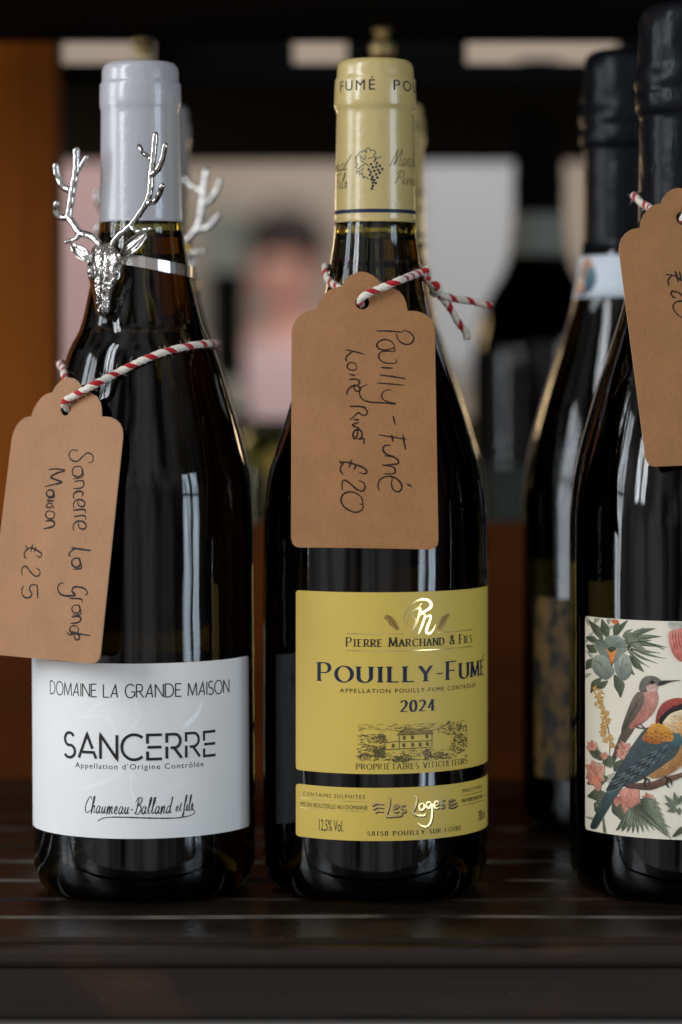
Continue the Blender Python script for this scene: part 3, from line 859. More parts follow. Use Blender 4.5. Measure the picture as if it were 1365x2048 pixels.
for (x, y_) in ((558, 852), (595, 846), (628, 882), (545, 885), (570, 872), (590, 868), (612, 862), (558, 900), (580, 893), (603, 888), (552, 918), (612, 905), (590, 915), (568, 930), (597, 935), (578, 950), (588, 968), (570, 965), (562, 945), (570, 985), (564, 1002)):
    q = zc(x, y_); sh.poly([(q[0] + .00050*math.cos(t*.7854), q[1] + .00052*math.sin(t*.7854)) for t in range(8)])
sh.build('grape_emblem', M_NAVY, cpB)

BU0 = B_.uv(593, 1300)[0]
BU1 = .0655
labB = B_.label('front_label', M_YELLOW_LABEL, BU0, BU1, .0477, .1131)
lowB = B_.label('lower_label', M_YELLOW_LABEL, BU0, BU1, .0236, .0427)
B_.label('back_label', M_BACK_LABEL, .100, .150, .026, .086)
zb = lambda x, y_: B_.uv(560 + x/3.102, 1150 + y_/3.102)     # traced from the label, zoomed
zl = lambda x, y_: B_.uv(560 + x/3.102, 1500 + y_/3.102)
def tline(sh, z, pts, w, m=0, c=None, taper=False, widths=None):
    q = [z(*p) for p in pts]
    sh.ribbon([(p.x, p.y) for p in catmull([(a, b, 0) for a, b in q], .0004)], w, m, c, taper, widths)
sh = B_.sheet()
v0 = zb(640, 443)[1]; v1 = v0 + .0032
sh.text(G, 'PIERRE MARCHAND & FILS', zb(416, 420)[0], zb(1188, 400)[0], v0 - .0001, v1, 'serif', .165, 0, .30, 0, None, .80)
v0 = zb(610, 665)[1]; sh.text(G, 'POUILLY-FUMÉ', zb(246, 600)[0], zb(1262, 560)[0], v0, v0+.0066, 'serif', .225, 1, .30, 0, None, .84)
v0 = zb(640, 731)[1]; sh.bfont('APPELLATION POUILLY-FUMÉ CONTRÔLÉE', zb(375, 715)[0], zb(1211, 690)[0], v0, v0+.00155, 0, 1.3)
v0 = zb(840, 846)[1]; sh.text(G, '2024', zb(750, 820)[0], zb(956, 810)[0], v0, v0+.0041, 'serif', .24, 1, .28)
v0 = zb(640, 1205)[1]; sh.text(G, 'PROPRIÉTAIRES VITICULTEURS', zb(478, 1190)[0], zb(1158, 1150)[0], v0, v0+.0020, 'serif', .13, 0, .34)
sh.build('lettering', [M_INK, M_NAVY], labB)
sh = B_.sheet()
vv = zb(600, 366)[1]
for a, b in ((415, 768), (978, 1190)): sh.ribbon([(zb(a, 360)[0], vv), (zb(b, 350)[0], vv)], .00026)
vv = zb(600, 471)[1]; sh.ribbon([(zb(415, 465)[0], vv), (zb(1188, 440)[0], vv)], .00026)
W1 = [(0, .15), (.3, .5), (.6, 1.0), (.85, .8), (1, .2)]
tline(sh, zb, [(770, 300), (778, 240), (820, 180), (870, 152), (915, 155), (938, 180), (928, 205), (890, 228), (868, 228), (862, 200), (880, 175)], .00105, 0, None, False, [(0, .15), (.25, .5), (.5, .8), (.68, 1.1), (.85, .5), (1, .2)])
tline(sh, zb, [(800, 320), (790, 290), (808, 240), (850, 208), (870, 210), (862, 250), (840, 310), (808, 362)], .0010, 0, None, False, [(0, .2), (.3, .5), (.6, 1.0), (.85, .9), (1, .3)])
tline(sh, zb, [(862, 255), (885, 240), (898, 248), (885, 300), (858, 368)], .0010, 0, None, False, W1)
tline(sh, zb, [(885, 300), (905, 262), (925, 252), (935, 262), (915, 320), (908, 352), (925, 362), (950, 340), (965, 305)], .00105, 0, None, False, [(0, .3), (.3, .7), (.55, 1.1), (.8, .7), (1, .2)])
tline(sh, zb, [(800, 215), (830, 262), (850, 290)], .0005)
sh.build('monogram', M_GOLD, labB)
sh = B_.sheet()
for pts in ([(645, 265), (660, 245), (680, 250), (700, 262), (722, 292), (735, 320), (745, 332), (722, 345), (700, 325), (680, 312), (668, 285), (650, 272)],
            [(1055, 250), (1042, 235), (1020, 250), (1000, 262), (985, 300), (972, 330), (985, 345), (1005, 335), (1028, 300), (1042, 262)]):
    sh.poly([zb(*p) for p in pts])
for k in range(6):
    tline(sh, zb, [(668+k*9, 262+k*11), (690+k*8, 258+k*13)], .0003, 1); tline(sh, zb, [(1035-k*8, 255+k*12), (1012-k*6, 258+k*13)], .0003, 1)
sh.build('emblem', [M_OCHRE, M_BROWN_INK], labB)
# engraved landscape with a house
sh = B_.sheet(); rr = random.Random(11)
def hatch(x0, x1, y0, y1, n, ln, ang, w=.00016, jit=25):
    for _ in range(int(n*1.5 + .5)):
        x, y_ = rr.uniform(x0, x1), rr.uniform(y0, y1); a = rad(ang + rr.uniform(-jit, jit)); d = ln*rr.uniform(.5, 1.2)
        x2 = min(1160, max(474, x + d*math.cos(a))); y2 = y_ + d*math.sin(a)
        sk = lambda X: -(max(0, X-820)/340)**1.6*26
        tline(sh, zb, [(x, y_ + sk(x)), ((x+x2)/2 + rr.uniform(-2, 2), (y_+y2)/2 + sk((x+x2)/2) + rr.uniform(-2, 2)), (x2, y2 + sk(x2))], w*rr.uniform(.5, 1.25))
def blob(cx, cy_, rx, ry, n, w=.0002):
    for _ in range(n):
        a = rr.uniform(0, 6.28); q = math.sqrt(rr.random()); hatch(cx+rx*q*math.cos(a), cx+rx*q*math.cos(a), cy_+ry*q*math.sin(a), cy_+ry*q*math.sin(a), 1, 9, rr.uniform(0, 180), w)
hatch(478, 980, 922, 968, 70, 26, 4, .00012, 8)
hatch(478, 640, 985, 1010, 26, 24, 8, .00015, 12)
hatch(478, 580, 1010, 1060, 26, 20, 15, .00015, 15); hatch(478, 640, 1060, 1130, 60, 24, -12, .00018, 20)
hatch(640, 1130, 1080, 1140, 55, 26, -4, .00014, 15)
blob(626, 1015, 44, 30, 95); blob(1055, 960, 75, 42, 130, .00017); blob(1105, 1060, 52, 62, 150); blob(1130, 985, 28, 70, 60)
for x in (608, 628, 645, 590): blob(x, 1100, 9, 38, 34, .00026)
for x in (905, 922): blob(x, 1110, 14, 30, 26, .00026)
blob(770, 1135, 55, 22, 95, .00024); blob(980, 1125, 60, 18, 75, .00022); blob(720, 1140, 40, 16, 40, .00022); blob(525, 1120, 50, 18, 50, .0002)
hatch(478, 1150, 1140, 1152, 40, 24, 0, .00018, 10)
H = lambda pts, w=.00026: tline(sh, zb, pts, w) if len(pts) > 2 else sh.ribbon([zb(*p) for p in pts], w)
for a, b in (((725, 992), (765, 958)), ((765, 958), (920, 952)), ((920, 952), (950, 980)), ((725, 992), (950, 982)), ((740, 992), (740, 1078)), ((942, 982), (942, 1062)), ((742, 1078), (942, 1066)),
             ((738, 1030), (652, 1040)), ((652, 1040), (655, 1082)), ((655, 1082), (742, 1080)), ((742, 1034), (942, 1026)), ((778, 958), (778, 942)), ((900, 953), (900, 938)), ((805, 992), (815, 972)), ((835, 990), (824, 972))):
    H([a, b])
for k in range(46):
    x = 740 + k*4.4; H([(x, 988), (x+8 - k*.2, 962)], .00012)
for (x, y_) in ((772, 1008), (822, 1006), (912, 1000), (770, 1055), (824, 1052), (870, 1050), (914, 1046), (704, 1058)):
    for d in (-7, -3, 1, 5): H([(x+d, y_-11), (x+d, y_+12)], .00026)
sh.build('engraving', M_BROWN_INK, labB)

sh = B_.sheet()
v0 = zl(340, 296)[1]; sh.bfont('CONTAINS SULPHITES', zl(148, 260)[0], zl(528, 285)[0], v0, v0+.00145, 0, 1.3)
v0 = zl(340, 362)[1]; sh.bfont('MIS EN BOUTEILLE AU DOMAINE', zl(132, 330)[0], zl(545, 360)[0], v0-.0001, v0+.0015, 0, 1.0)
sh.bfont('12,5% Vol.', zl(246, 480)[0], zl(396, 480)[0], zl(320, 503)[1], zl(320, 503)[1] + .0043, 0, 1.0)
v0 = zl(690, 530)[1]; sh.text(G, '58150 POUILLY-SUR-LOIRE', zl(545, 520)[0], zl(1122, 480)[0], v0, v0+.0016, 'serif', .2, 0, .46)
v0 = zl(640, 298)[1]; sh.bfont('PRODUCT OF FRANCE', zl(1130, 240)[0], zl(1130, 240)[0]+.0145, v0, v0+.00135, 0, 1.3)
v0 = zl(640, 362)[1]; sh.bfont('PAR PIERRE MARCHAND', zl(1125, 300)[0], zl(1125, 300)[0]+.0160, v0, v0+.0015, 0, 1.0)
sh.bfont('750 ml', zl(1228, 410)[0], zl(1228, 410)[0]+.0068, zl(640, 500)[1], zl(640, 500)[1]+.0037, 0, 1.0)
sh.build('lettering', M_INK, lowB)
sh = B_.sheet()
for yv in (318, 378):
    vv = zl(330, yv-4)[1]; sh.ribbon([(zl(130, 300)[0], vv), (zl(547, 330)[0], vv)], .00018)
    vv = zl(640, yv)[1]; sh.ribbon([(zl(1118, 300)[0], vv), (zl(1118, 300)[0]+.0168, vv)], .00018)
GW = .00072
SKETCH = [[(570, 345), (600, 328), (645, 335)], [(578, 368), (605, 350), (645, 358)], [(590, 388), (610, 375), (640, 382)],
    [(672, 288), (682, 310), (672, 360), (660, 405), (700, 410), (752, 405), (758, 392)],
    [(705, 365), (730, 352), (728, 338), (708, 345), (702, 372), (718, 385), (738, 378)], [(778, 342), (758, 345), (752, 358), (772, 368), (775, 382), (750, 386)],
    [(838, 285), (850, 300), (838, 350), (824, 385), (850, 402), (895, 405), (900, 392)],
    [(885, 328), (865, 340), (866, 365), (882, 370), (896, 350), (888, 330)], [(935, 322), (912, 325), (908, 350), (925, 358), (938, 335), (942, 380), (935, 440), (912, 472), (880, 470), (852, 448)],
    [(955, 345), (980, 335), (978, 315), (958, 325), (956, 352), (972, 360), (988, 352)], [(1022, 308), (1002, 312), (998, 328), (1015, 338), (1012, 355), (992, 358)],
    [(1042, 318), (1065, 308), (1085, 305)], [(1042, 335), (1070, 330), (1096, 322)], [(1040, 352), (1070, 352), (1100, 340)]]
for p in SKETCH: tline(sh, zl, p, GW, 0, None, False, [(0, .5), (.3, 1.1), (.7, 1.0), (1, .45)])
sh.build('gold_script', M_GOLD, lowB)
sh = B_.sheet(.000225, .000001)
for p in SKETCH: tline(sh, zl, [(x+5, y_+6) for x, y_ in p], GW*1.35, 0, None, False, [(0, .6), (.5, 1.1), (1, .5)])
sh.build('script_shadow_line', mat('bronze_print', lin(58, 38, 12), .5, 0), lowB)

# ---- right: sparkling bottle, black foil, label printed with birds and flowers
profC = [(0.0, .0446), (zpx(1040), .0446), (zpx(1000), px2(235)), (zpx(919), px2(223)), (zpx(850), px2(206)), (zpx(772), px2(183)), (zpx(697), px2(158)), (zpx(594), px2(127)), (zpx(500), px2(109)), (zpx(440), px2(102)), (zpx(363), px2(98)), (zpx(250), px2(94)), (zpx(20), px2(80))]
C_ = Bottle('sparkling_wine_bottle', 1378, .0446, profC, M_GLASS_DARK, zpx(60),
            'near sparkling wine bottle cut by the right edge, sharp bird and flower label', 'wine bottle', 'sparkling wine bottles', 0, 1.05, None, zpx(470))
rr = random.Random(5)
ph = [rr.uniform(0, 6.28) for _ in range(12)]
def crumple(a, z):
    t = z*420
    s_ = math.sin(3*a + t*.7 + ph[0])*.5 + math.sin(7*a - t*1.1 + ph[1])*.35 + math.sin(13*a + t*1.9 + ph[2])*.22 + math.sin(5*a + t*3.1 + ph[3])*.3
    k = min(1, max(0, (z - zpx(250)) / .012))
    return s_ * (.00010 + .00024*k)
rows = [(px2(103), zpx(470)), (px2(101.5), zpx(440)), (px2(101), zpx(400))]
for py in range(380, 240, -8): rows.append((px2(100.5 - (380-py)*.012), zpx(py)))
for py, h in ((236, 99), (230, 103), (224, 107), (212, 108), (200, 108.5), (190, 107), (184, 105), (176, 108), (164, 109.5), (150, 107), (140, 103), (128, 103), (112, 103), (96, 102), (80, 101.5), (64, 101), (48, 99), (34, 96), (22, 90), (14, 80), (9, 64), (6, 40)): rows.append((px2(h), zpx(py)))
capC = capsule(C_, M_FOIL, zpx(470), rows, 'foil_capsule', crumple, 128)
# neck label, a sleeve below the foil
M_NECK = paper('neck_label_paper', lin(206, 214, 220), .5)
mb = MB()
zz = [zpx(p) for p in (572, 548, 524, 500, 478)]
lathe(mb, [(interp(profC, zz[0]) - .0002, zz[0] - .0002)] + [(interp(profC, z) + .00025, z) for z in zz] + [(interp(profC, zz[-1]) - .0002, zz[-1] + .0002)], 96)
nlC = mb.build('neck_label', M_NECK, C_.obj)
nw = CapWrap([(z, r + .00025) for z, r in sorted(profC)], C_.X)
sh = Sheet(nw.w, .00005)
for (a, zc0, rx, ry, c1, c2) in ((.0372, zpx(525), .0042, .0085, lin(70, 96, 120), lin(196, 150, 110)), (.0397, zpx(532), .0026, .0055, lin(40, 60, 84), lin(90, 130, 140)), (.0347, zpx(545), .003, .004, lin(180, 120, 84), lin(220, 190, 160))):
    sh.poly([(a + rx*math.cos(t*.524), zc0 + ry*math.sin(t*.524)) for t in range(12)], 0, c1, c2)
sh.build('picture', M_PRINT, nlC)

CU0 = C_.uv(1172, 1400)[0]; CU1 = .066
labC = C_.label('front_label', M_CREAM_LABEL, CU0, CU1, .0243, .1028)
m = M_GOLD_LABEL = paper('gold_back_label_paper', lin(80, 64, 28), .6)
n = noise(m, coords(m, (1, 1, .6)), 120, 3, .55); r = ramp(m, n.outputs['Fac'], [(.42, lin(10, 12, 6)), (.48, lin(84, 62, 18)), (.60, lin(112, 84, 30)), (.68, lin(92, 34, 14))]); L(m, r.outputs[0], bsdf(m).inputs['Base Color'])
C_.label('back_label', M_GOLD_LABEL, .108, .158, .0243, .0995)
zr = lambda x, y_: C_.uv(1030 + x/3.2, 1180 + y_/3.2)
sh = C_.sheet(.00024, .0000007, 100000)
ra = random.Random(77)
rr = random.Random(21)
def clampu(p): return (min(CU1-.0004, max(CU0+.0003, p[0])), min(.1025, max(.0246, p[1])))
def smoothz(pts, closed=True):
    q = [Vector((*zr(*p), 0)) for p in pts]
    if closed:
        n = len(q); out = []
        for i in range(n):
            p0, p1, p2, p3 = q[i-1], q[i], q[(i+1) % n], q[(i+2) % n]
            for k in range(4):
                t = k/4; out.append(0.5*((2*p1)+(p2-p0)*t+(2*p0-5*p1+4*p2-p3)*t*t+(-p0+3*p1-3*p2+p3)*t**3))
        return [clampu((p.x, p.y)) for p in out]
    return [clampu((p.x, p.y)) for p in catmull(q, .0005)]
def inside(p, poly):
    x, y_ = p; c = False; j = len(poly)-1
    for i in range(len(poly)):
        if (poly[i][1] > y_) != (poly[j][1] > y_) and x < (poly[j][0]-poly[i][0])*(y_-poly[i][1])/(poly[j][1]-poly[i][1]) + poly[i][0]: c = not c
        j = i
    return c
def blobp(pts, c1, c2=None, ax=(0, 1), brush=1.0):
    """a painted patch: a blend of two printed colours with brush touches along it"""
    c2 = c2 or c1; q = smoothz(pts); sh.poly(q, 0, c1, c2, ax)
    x0, x1 = min(p[0] for p in q), max(p[0] for p in q); y0, y1 = min(p[1] for p in q), max(p[1] for p in q)
    cx, cy_ = sum(p[0] for p in q)/len(q), sum(p[1] for p in q)/len(q)
    sxx = sum((p[0]-cx)**2 for p in q); syy = sum((p[1]-cy_)**2 for p in q); sxy = sum((p[0]-cx)*(p[1]-cy_) for p in q)
    th = .5*math.atan2(2*sxy, sxx-syy); size = math.hypot(x1-x0, y1-y0)
    sh.hold = True
    for _ in range(int(min(60, 3 + size*size*brush*2.2e6*.35))):
        a = (ra.uniform(x0, x1), ra.uniform(y0, y1)); t2 = th + ra.uniform(-.45, .45); ln = size*ra.uniform(.08, .2)
        b = (a[0]+ln*math.cos(t2), a[1]+ln*math.sin(t2)); m_ = ((a[0]+b[0])/2 + ra.uniform(-.1, .1)*ln, (a[1]+b[1])/2 + ra.uniform(-.1, .1)*ln)
        if not (inside(a, q) and inside(b, q) and inside(m_, q)): continue
        pr = ((m_[0]-x0)*ax[0]/((x1-x0) or 1) + (m_[1]-y0)*ax[1]/((y1-y0) or 1)) / (abs(ax[0])+abs(ax[1])); pr = min(1, max(0, pr))
        k = ra.choice((.62, .76, .86, 1.14, 1.3, 1.45)); col = tuple(min(.9, (c1[i]*(1-pr)+c2[i]*pr)*k) for i in range(3))
        sh.ribbon([a, m_, b], ra.uniform(.00012, .00034), 0, col, True)
    sh.hold = False
def stroke(pts, w, c, widths=None): sh.ribbon(smoothz(pts, False), w, 0, c, True, widths)
def leafz(x0, y0, x1, y1, w, c1, c2, bend=0):
    dx, dy = x1-x0, y1-y0; l = math.hypot(dx, dy); nx, ny = -dy/l, dx/l
    mx, my = (x0+x1)/2 + nx*bend, (y0+y1)/2 + ny*bend
    qx, qy = x0+dx*.25+nx*bend*.7, y0+dy*.25+ny*bend*.7; rx, ry = x0+dx*.78+nx*bend*.6, y0+dy*.78+ny*bend*.6
    blobp([(x0, y0), (qx+nx*w*.7, qy+ny*w*.7), (mx+nx*w, my+ny*w), (rx+nx*w*.5, ry+ny*w*.5), (x1, y1), (rx-nx*w*.5, ry-ny*w*.5), (mx-nx*w, my-ny*w), (qx-nx*w*.7, qy-ny*w*.7)], c1, c2, (1, .4))
    stroke([(x0, y0), (mx, my), (x1, y1)], .00018, tuple(c*.7 for c in c1))
GD = lin(58, 66, 48); GM = lin(104, 112, 88); GL = lin(150, 158, 136); GG = lin(120, 128, 116)
PK = lin(204, 136, 116); PK2 = lin(168, 94, 82); TEAL = lin(52, 76, 82); TEAL2 = lin(96, 128, 130); OR = lin(200, 140, 56); OR2 = lin(160, 88, 38)
# pale foliage behind everything
for k in range(26):
    x, y_ = (rr.uniform(470, 700), rr.uniform(200, 560)) if k < 13 else (rr.uniform(470, 760), rr.uniform(1060, 1480))
    a = rr.uniform(0, 360); l = rr.uniform(50, 110); leafz(x, y_, x + l*math.cos(rad(a)), y_ + l*math.sin(rad(a)), rr.uniform(10, 20), lin(142, 148, 124), lin(186, 188, 164), rr.uniform(-12, 12))
# upper foliage
for a in ((570, 330, 470, 190, 26, 10), (600, 310, 560, 185, 30, 0), (640, 300, 660, 190, 26, 8), (660, 290, 730, 190, 16, -10), (540, 330, 458, 300, 22, 0), (530, 400, 460, 350, 28, 0), (520, 440, 458, 510, 30, 6), (560, 560, 490, 660, 26, 10), (640, 540, 680, 690, 34, -14), (700, 470, 770, 545, 18, 0), (740, 420, 830, 525, 22, 6), (600, 580, 520, 640, 22, 0)):
    leafz(*a[:5], GD, GM, a[5])
for k, (x1, y1, bd) in enumerate(((905, 245, -32), (945, 298, -26), (978, 368, -16), (974, 440, 12), (920, 470, 16), (868, 495, 16), (880, 322, -22), (940, 405, 0), (830, 240, -30))):
    leafz(700 + k*3, 335 + k*6, x1, y1, 9, GD, GL, bd)
for k in range(9):
    leafz(690+k*3, 300+k*5, 760+k*14, 250+k*22, 6, GM, GL, -12)
stroke([(700, 350), (820, 330), (960, 380)], .0004, GD)
# grey bloom
blobp([(580, 310), (620, 290), (670, 295), (715, 340), (700, 385), (640, 380), (590, 350)], lin(100, 108, 98), lin(142, 150, 138))
blobp([(520, 330), (560, 315), (600, 350), (620, 430), (590, 450), (540, 400)], lin(130, 138, 126), lin(94, 102, 92))
blobp([(500, 450), (530, 415), (590, 430), (630, 490), (640, 530), (590, 575), (530, 545), (500, 500)], lin(98, 106, 96), lin(156, 163, 150))
blobp([(640, 470), (680, 410), (730, 420), (750, 480), (745, 540), (700, 580), (655, 540)], lin(100, 108, 98), lin(160, 166, 154))
blobp([(630, 380), (690, 370), (722, 385), (680, 420), (640, 470), (625, 440)], lin(112, 120, 110), lin(136, 143, 132))
blobp([(600, 370), (650, 370), (640, 430), (625, 490), (610, 440)], lin(40, 44, 34), lin(70, 74, 58))
blobp([(590, 375), (620, 400), (655, 380), (640, 430), (625, 475), (608, 425)], lin(214, 112, 44), lin(222, 146, 70))
for c_ in (((510, 450), (550, 470), (600, 540)), ((700, 430), (690, 490), (690, 560)), ((600, 300), (650, 330), (680, 380))): stroke(c_, .0003, lin(92, 100, 90))
blobp([(620, 195), (650, 188), (668, 205), (640, 220)], lin(214, 120, 60), lin(200, 90, 50))
# yellow orchid spray
stroke([(540, 640), (575, 760), (600, 880), (612, 980), (605, 1120)], .0005, lin(110, 96, 48))
for k in range(30):
    t = k/29; x = 540 + 70*t + rr.uniform(-26, 30); y_ = 640 + 360*t + rr.uniform(-12, 12)
    for j in range(4):
        a = rr.uniform(0, 360); leafz(x, y_, x + 26*math.cos(rad(a)), y_ + 26*math.sin(rad(a)), 7, lin(186, 140, 74), lin(222, 182, 118))
# small bird
blobp([(742, 850), (690, 900), (612, 1122), (640, 1100), (700, 990), (770, 880)], lin(70, 62, 56), lin(96, 80, 70))
blobp([(810, 640), (850, 625), (905, 640), (918, 700), (890, 780), (820, 850), (760, 885), (738, 870), (770, 760)], lin(170, 96, 84), lin(196, 148, 130))
blobp([(798, 650), (830, 670), (826, 730), (780, 810), (705, 905), (686, 895), (715, 800), (760, 690)], lin(66, 60, 52), lin(120, 106, 90))
blobp([(800, 640), (806, 590), (835, 555), (880, 548), (920, 562), (942, 588), (925, 612), (880, 630), (835, 655)], lin(96, 92, 82), lin(120, 116, 104))
blobp([(850, 612), (900, 600), (915, 625), (895, 650), (850, 640)], lin(206, 176, 160), lin(188, 150, 138))
blobp([(925, 585), (960, 578), (1066, 577), (1000, 588), (930, 612)], lin(46, 44, 42), lin(70, 66, 62))
blobp([(868, 590), (882, 582), (896, 590), (882, 602)], lin(14, 13, 13)); stroke([(856, 592), (878, 580), (905, 588)], .0002, lin(50, 46, 42))
for k in range(6): stroke([(800 - k*16, 690 + k*30), (780 - k*16, 740 + k*32), (750-k*12, 800+k*22)], .0002, lin(44, 38, 34))
stroke([(770, 860), (790, 880), (850, 885)], .0005, lin(60, 50, 46)); stroke([(800, 850), (830, 880), (850, 890)], .0004, lin(60, 50, 46))
# lower flowers behind the big bird
for a in ((560, 1090, 470, 1010, 30, 10), (600, 1200, 470, 1240, 46, 10), (640, 1120, 560, 1060, 36, 0), (590, 1300, 470, 1320, 40, 0), (640, 1330, 700, 1480, 44, 0), (560, 1340, 520, 1420, 30, 0), (520, 1010, 560, 1090, 20, 0), (640, 1160, 700, 1080, 30, 0)): leafz(*a[:5], GD, GM, a[5])
for cx, cy_, s_ in ((520, 1170, 1.0), (700, 1010, .55), (740, 1340, 1.1), (500, 1000, .5), (860, 1340, .6), (690, 1050, .5), (580, 1060, .35)):
    for k in range(7):
        a = k*52 + rr.uniform(-15, 15); l = 82*s_*rr.uniform(.75, 1.15)
        leafz(cx, cy_, cx + l*math.cos(rad(a)), cy_ + l*math.sin(rad(a)), 30*s_, PK2 if k % 2 else lin(190, 116, 98), lin(222, 170, 146), 6)
    stroke([(cx-12*s_, cy_), (cx+6*s_, cy_+8*s_), (cx+22*s_, cy_+2)], .0004, PK2)
blobp([(505, 1190), (545, 1190), (560, 1250), (545, 1285), (515, 1260)], PK, lin(208, 124, 98))
blobp([(640, 1350), (660, 1320), (710, 1330), (740, 1390), (720, 1420), (690, 1360), (660, 1385)], lin(216, 156, 136), PK2)
blobp([(700, 1270), (770, 1265), (800, 1330), (800, 1420), (770, 1450), (740, 1380), (690, 1330)], lin(184, 106, 94), lin(218, 154, 134))
# lower palm
for k in range(11):
    t = k/10; x0 = 730 + 60*t; y0 = 1400 - 40*t
    leafz(x0, y0, 650 + 350*t, 1560 - abs(t-.35)*60 + 40*(t > .6)*0, 12, GD, GL, -26 + 40*t)
for k in range(7): leafz(800, 1340 + k*8, 930 + k*12, 1370 + k*38, 9, GD, GL, -20)
stroke([(720, 1380), (830, 1460), (980, 1575)], .0004, GD)
for k in range(6): stroke([(520, 1360+k*6), (560, 1400), (590-k*3, 1560)], .0003, GM)
# branch and big bird
blobp([(700, 1230), (780, 1235), (880, 1225), (960, 1195), (1060, 1170), (1200, 1120), (1200, 1150), (1050, 1205), (960, 1245), (870, 1278), (780, 1272), (720, 1265)], lin(78, 54, 46), lin(140, 104, 84))
blobp([(600, 1280), (660, 1258), (690, 1262), (640, 1340), (560, 1470), (525, 1525), (492, 1512), (540, 1400)], lin(34, 48, 50), lin(66, 88, 90))
blobp([(1000, 900), (1090, 880), (1150, 960), (1140, 1060), (1060, 1130), (960, 1190), (860, 1195), (900, 1080)], lin(196, 150, 88), lin(150, 104, 60), (.6, -.8))
blobp([(850, 880), (940, 880), (1030, 930), (1062, 980), (1030, 1060), (940, 1130), (850, 1190), (760, 1235), (600, 1285), (612, 1240), (700, 1090), (780, 960)], lin(48, 56, 62), lin(72, 84, 84), (.4, 1))
blobp([(960, 920), (1010, 895), (1060, 920), (1072, 980), (1030, 1010), (980, 960)], lin(58, 84, 88), lin(84, 112, 114))
for k in range(9):
    for j in range(3):
        x = 985 - k*34 - j*6; y_ = 985 + k*24 + j*34
        stroke([(x, y_), (x-50, y_+34), (x-110, y_+56)], .00042, lin(30, 38, 44) if (k+j) % 2 else lin(98, 112, 112))
blobp([(880, 860), (930, 850), (990, 880), (1015, 930), (1010, 965), (960, 970), (900, 985), (820, 955), (845, 905)], OR2, lin(222, 160, 62), (.3, 1))
for k in range(16):
    x = 840 + (k % 6)*30; y_ = 900 + (k//6)*26 + (k % 2)*8; stroke([(x, y_), (x+8, y_+14), (x+24, y_+10)], .00028, lin(120, 66, 24))
blobp([(940, 830), (990, 790), (1072, 762), (1130, 780), (1140, 860), (1090, 905), (1030, 915), (980, 880)], lin(196, 140, 70), lin(236, 220, 186), (-.5, .6))
blobp([(905, 850), (915, 780), (955, 720), (1030, 690), (1100, 700), (1140, 740), (1072, 730), (1000, 755), (950, 800), (925, 845)], lin(116, 46, 44), lin(172, 82, 72))
blobp([(925, 835), (945, 800), (1000, 755), (1072, 728), (1150, 735), (1160, 760), (1072, 765), (1000, 790), (955, 838), (940, 860)], lin(20, 20, 22), lin(44, 46, 48))
blobp([(1008, 742), (1022, 735), (1034, 744), (1020, 754)], lin(140, 40, 36)); blobp([(1014, 744), (1022, 739), (1028, 745), (1020, 750)], lin(8, 8, 8))
blobp([(1140, 735), (1200, 745), (1290, 790), (1200, 772), (1140, 765)], lin(40, 40, 42), lin(60, 60, 62))
for x in (820, 960): 
    stroke([(x, 1190), (x+20, 1210), (x+10, 1240), (x+30, 1262)], .0007, lin(44, 38, 40)); stroke([(x+10, 1200), (x+40, 1215), (x+45, 1250)], .0006, lin(44, 38, 40))
# sprig and the pink bird at the top right
for a in ((1040, 1380, 1020, 1290), (1030, 1390, 960, 1310), (1030, 1395, 962, 1362), (1040, 1400, 975, 1415), (1055, 1390, 1050, 1440), (1050, 1370, 1072, 1310)): leafz(*a, 15, GM, lin(120, 124, 112))
leafz(1010, 1580, 1120, 1490, 18, GD, GM)
blobp([(985, 215), (1010, 250), (1060, 240), (1110, 200), (1080, 196), (1010, 196)], lin(200, 196, 184), lin(160, 158, 148))
blobp([(985, 300), (1000, 262), (1060, 245), (1140, 270), (1160, 360), (1110, 440), (1060, 455), (1010, 400)], lin(180, 92, 84), lin(216, 144, 128))
for k in range(5): stroke([(1010+k*18, 270), (1015+k*18, 320), (1030+k*16, 380)], .0003, lin(160, 50, 54))
for k in range(10): leafz(1200 + (k % 5)*60, 300 + k*120, 1250 + (k*37 % 90), 240 + k*125, 20, GD, GL)
sh.build('bird_picture', M_PRINT, labC)

# ---- the back row
def back_copy(b, px, d, label, group):
    c = copy_tree(b.obj); c.location = ((px - HX)/F*d, CAM.y + d, 0); c.rotation_euler = (0, 0, 0)
    c['label'] = label; c['group'] = group
    return c
A2 = back_copy(A_, 311, 1.207, 'dark bottle with pale capsule, mostly hidden directly behind the white labelled one', 'dark bottles with white labels')
B2 = back_copy(B_, 780, 1.207, 'dark bottle with pale yellow capsule, mostly hidden directly behind the yellow labelled one', 'dark bottles with yellow labels')
C2 = back_copy(C_, 1255, 1.193, 'farther black foiled bottle with pale blue neck label behind the near sparkling one', 'sparkling wine bottles')
C2.rotation_euler = (0, 0, rad(156))

# ---- blurred things on the rear shelf
D_ = Bottle('wine_bottle', 1078, .0405, [(0, .0405), (.165, .0405), (.185, .0385), (.205, .0315), (.225, .0205), (.245, .0162), (.262, .0150), (.34, .0146)], M_GLASS_DARK, .340,
            'blurred green bottle with long black capsule and grey neck band, far behind the rail', 'wine bottle', None, 0, 1.70, .25)
D_.obj.location.z = .0362
mb = MB(); lathe(mb, [(.0149, .257), (.0156, .2572), (.0154, .27), (.0160, .276), (.0152, .2805), (.0150, .30), (.0148, .335), (.0158, .336), (.0158, .348), (.013, .3495), (0, .3495)], 64); mb.build('capsule', M_BLACK, D_.obj)
mb = MB(); lathe(mb, [(.0191, .1915+.036), (.0182, .196+.036), (.0166, .210+.036), (.0156, .2215+.036 - .001)], 64)
mb.v = [(x*1.02, y_*1.02, z) for x, y_, z in mb.v]; mb.build('neck_band', paper('grey_neck_paper', lin(150, 152, 140)), D_.obj)
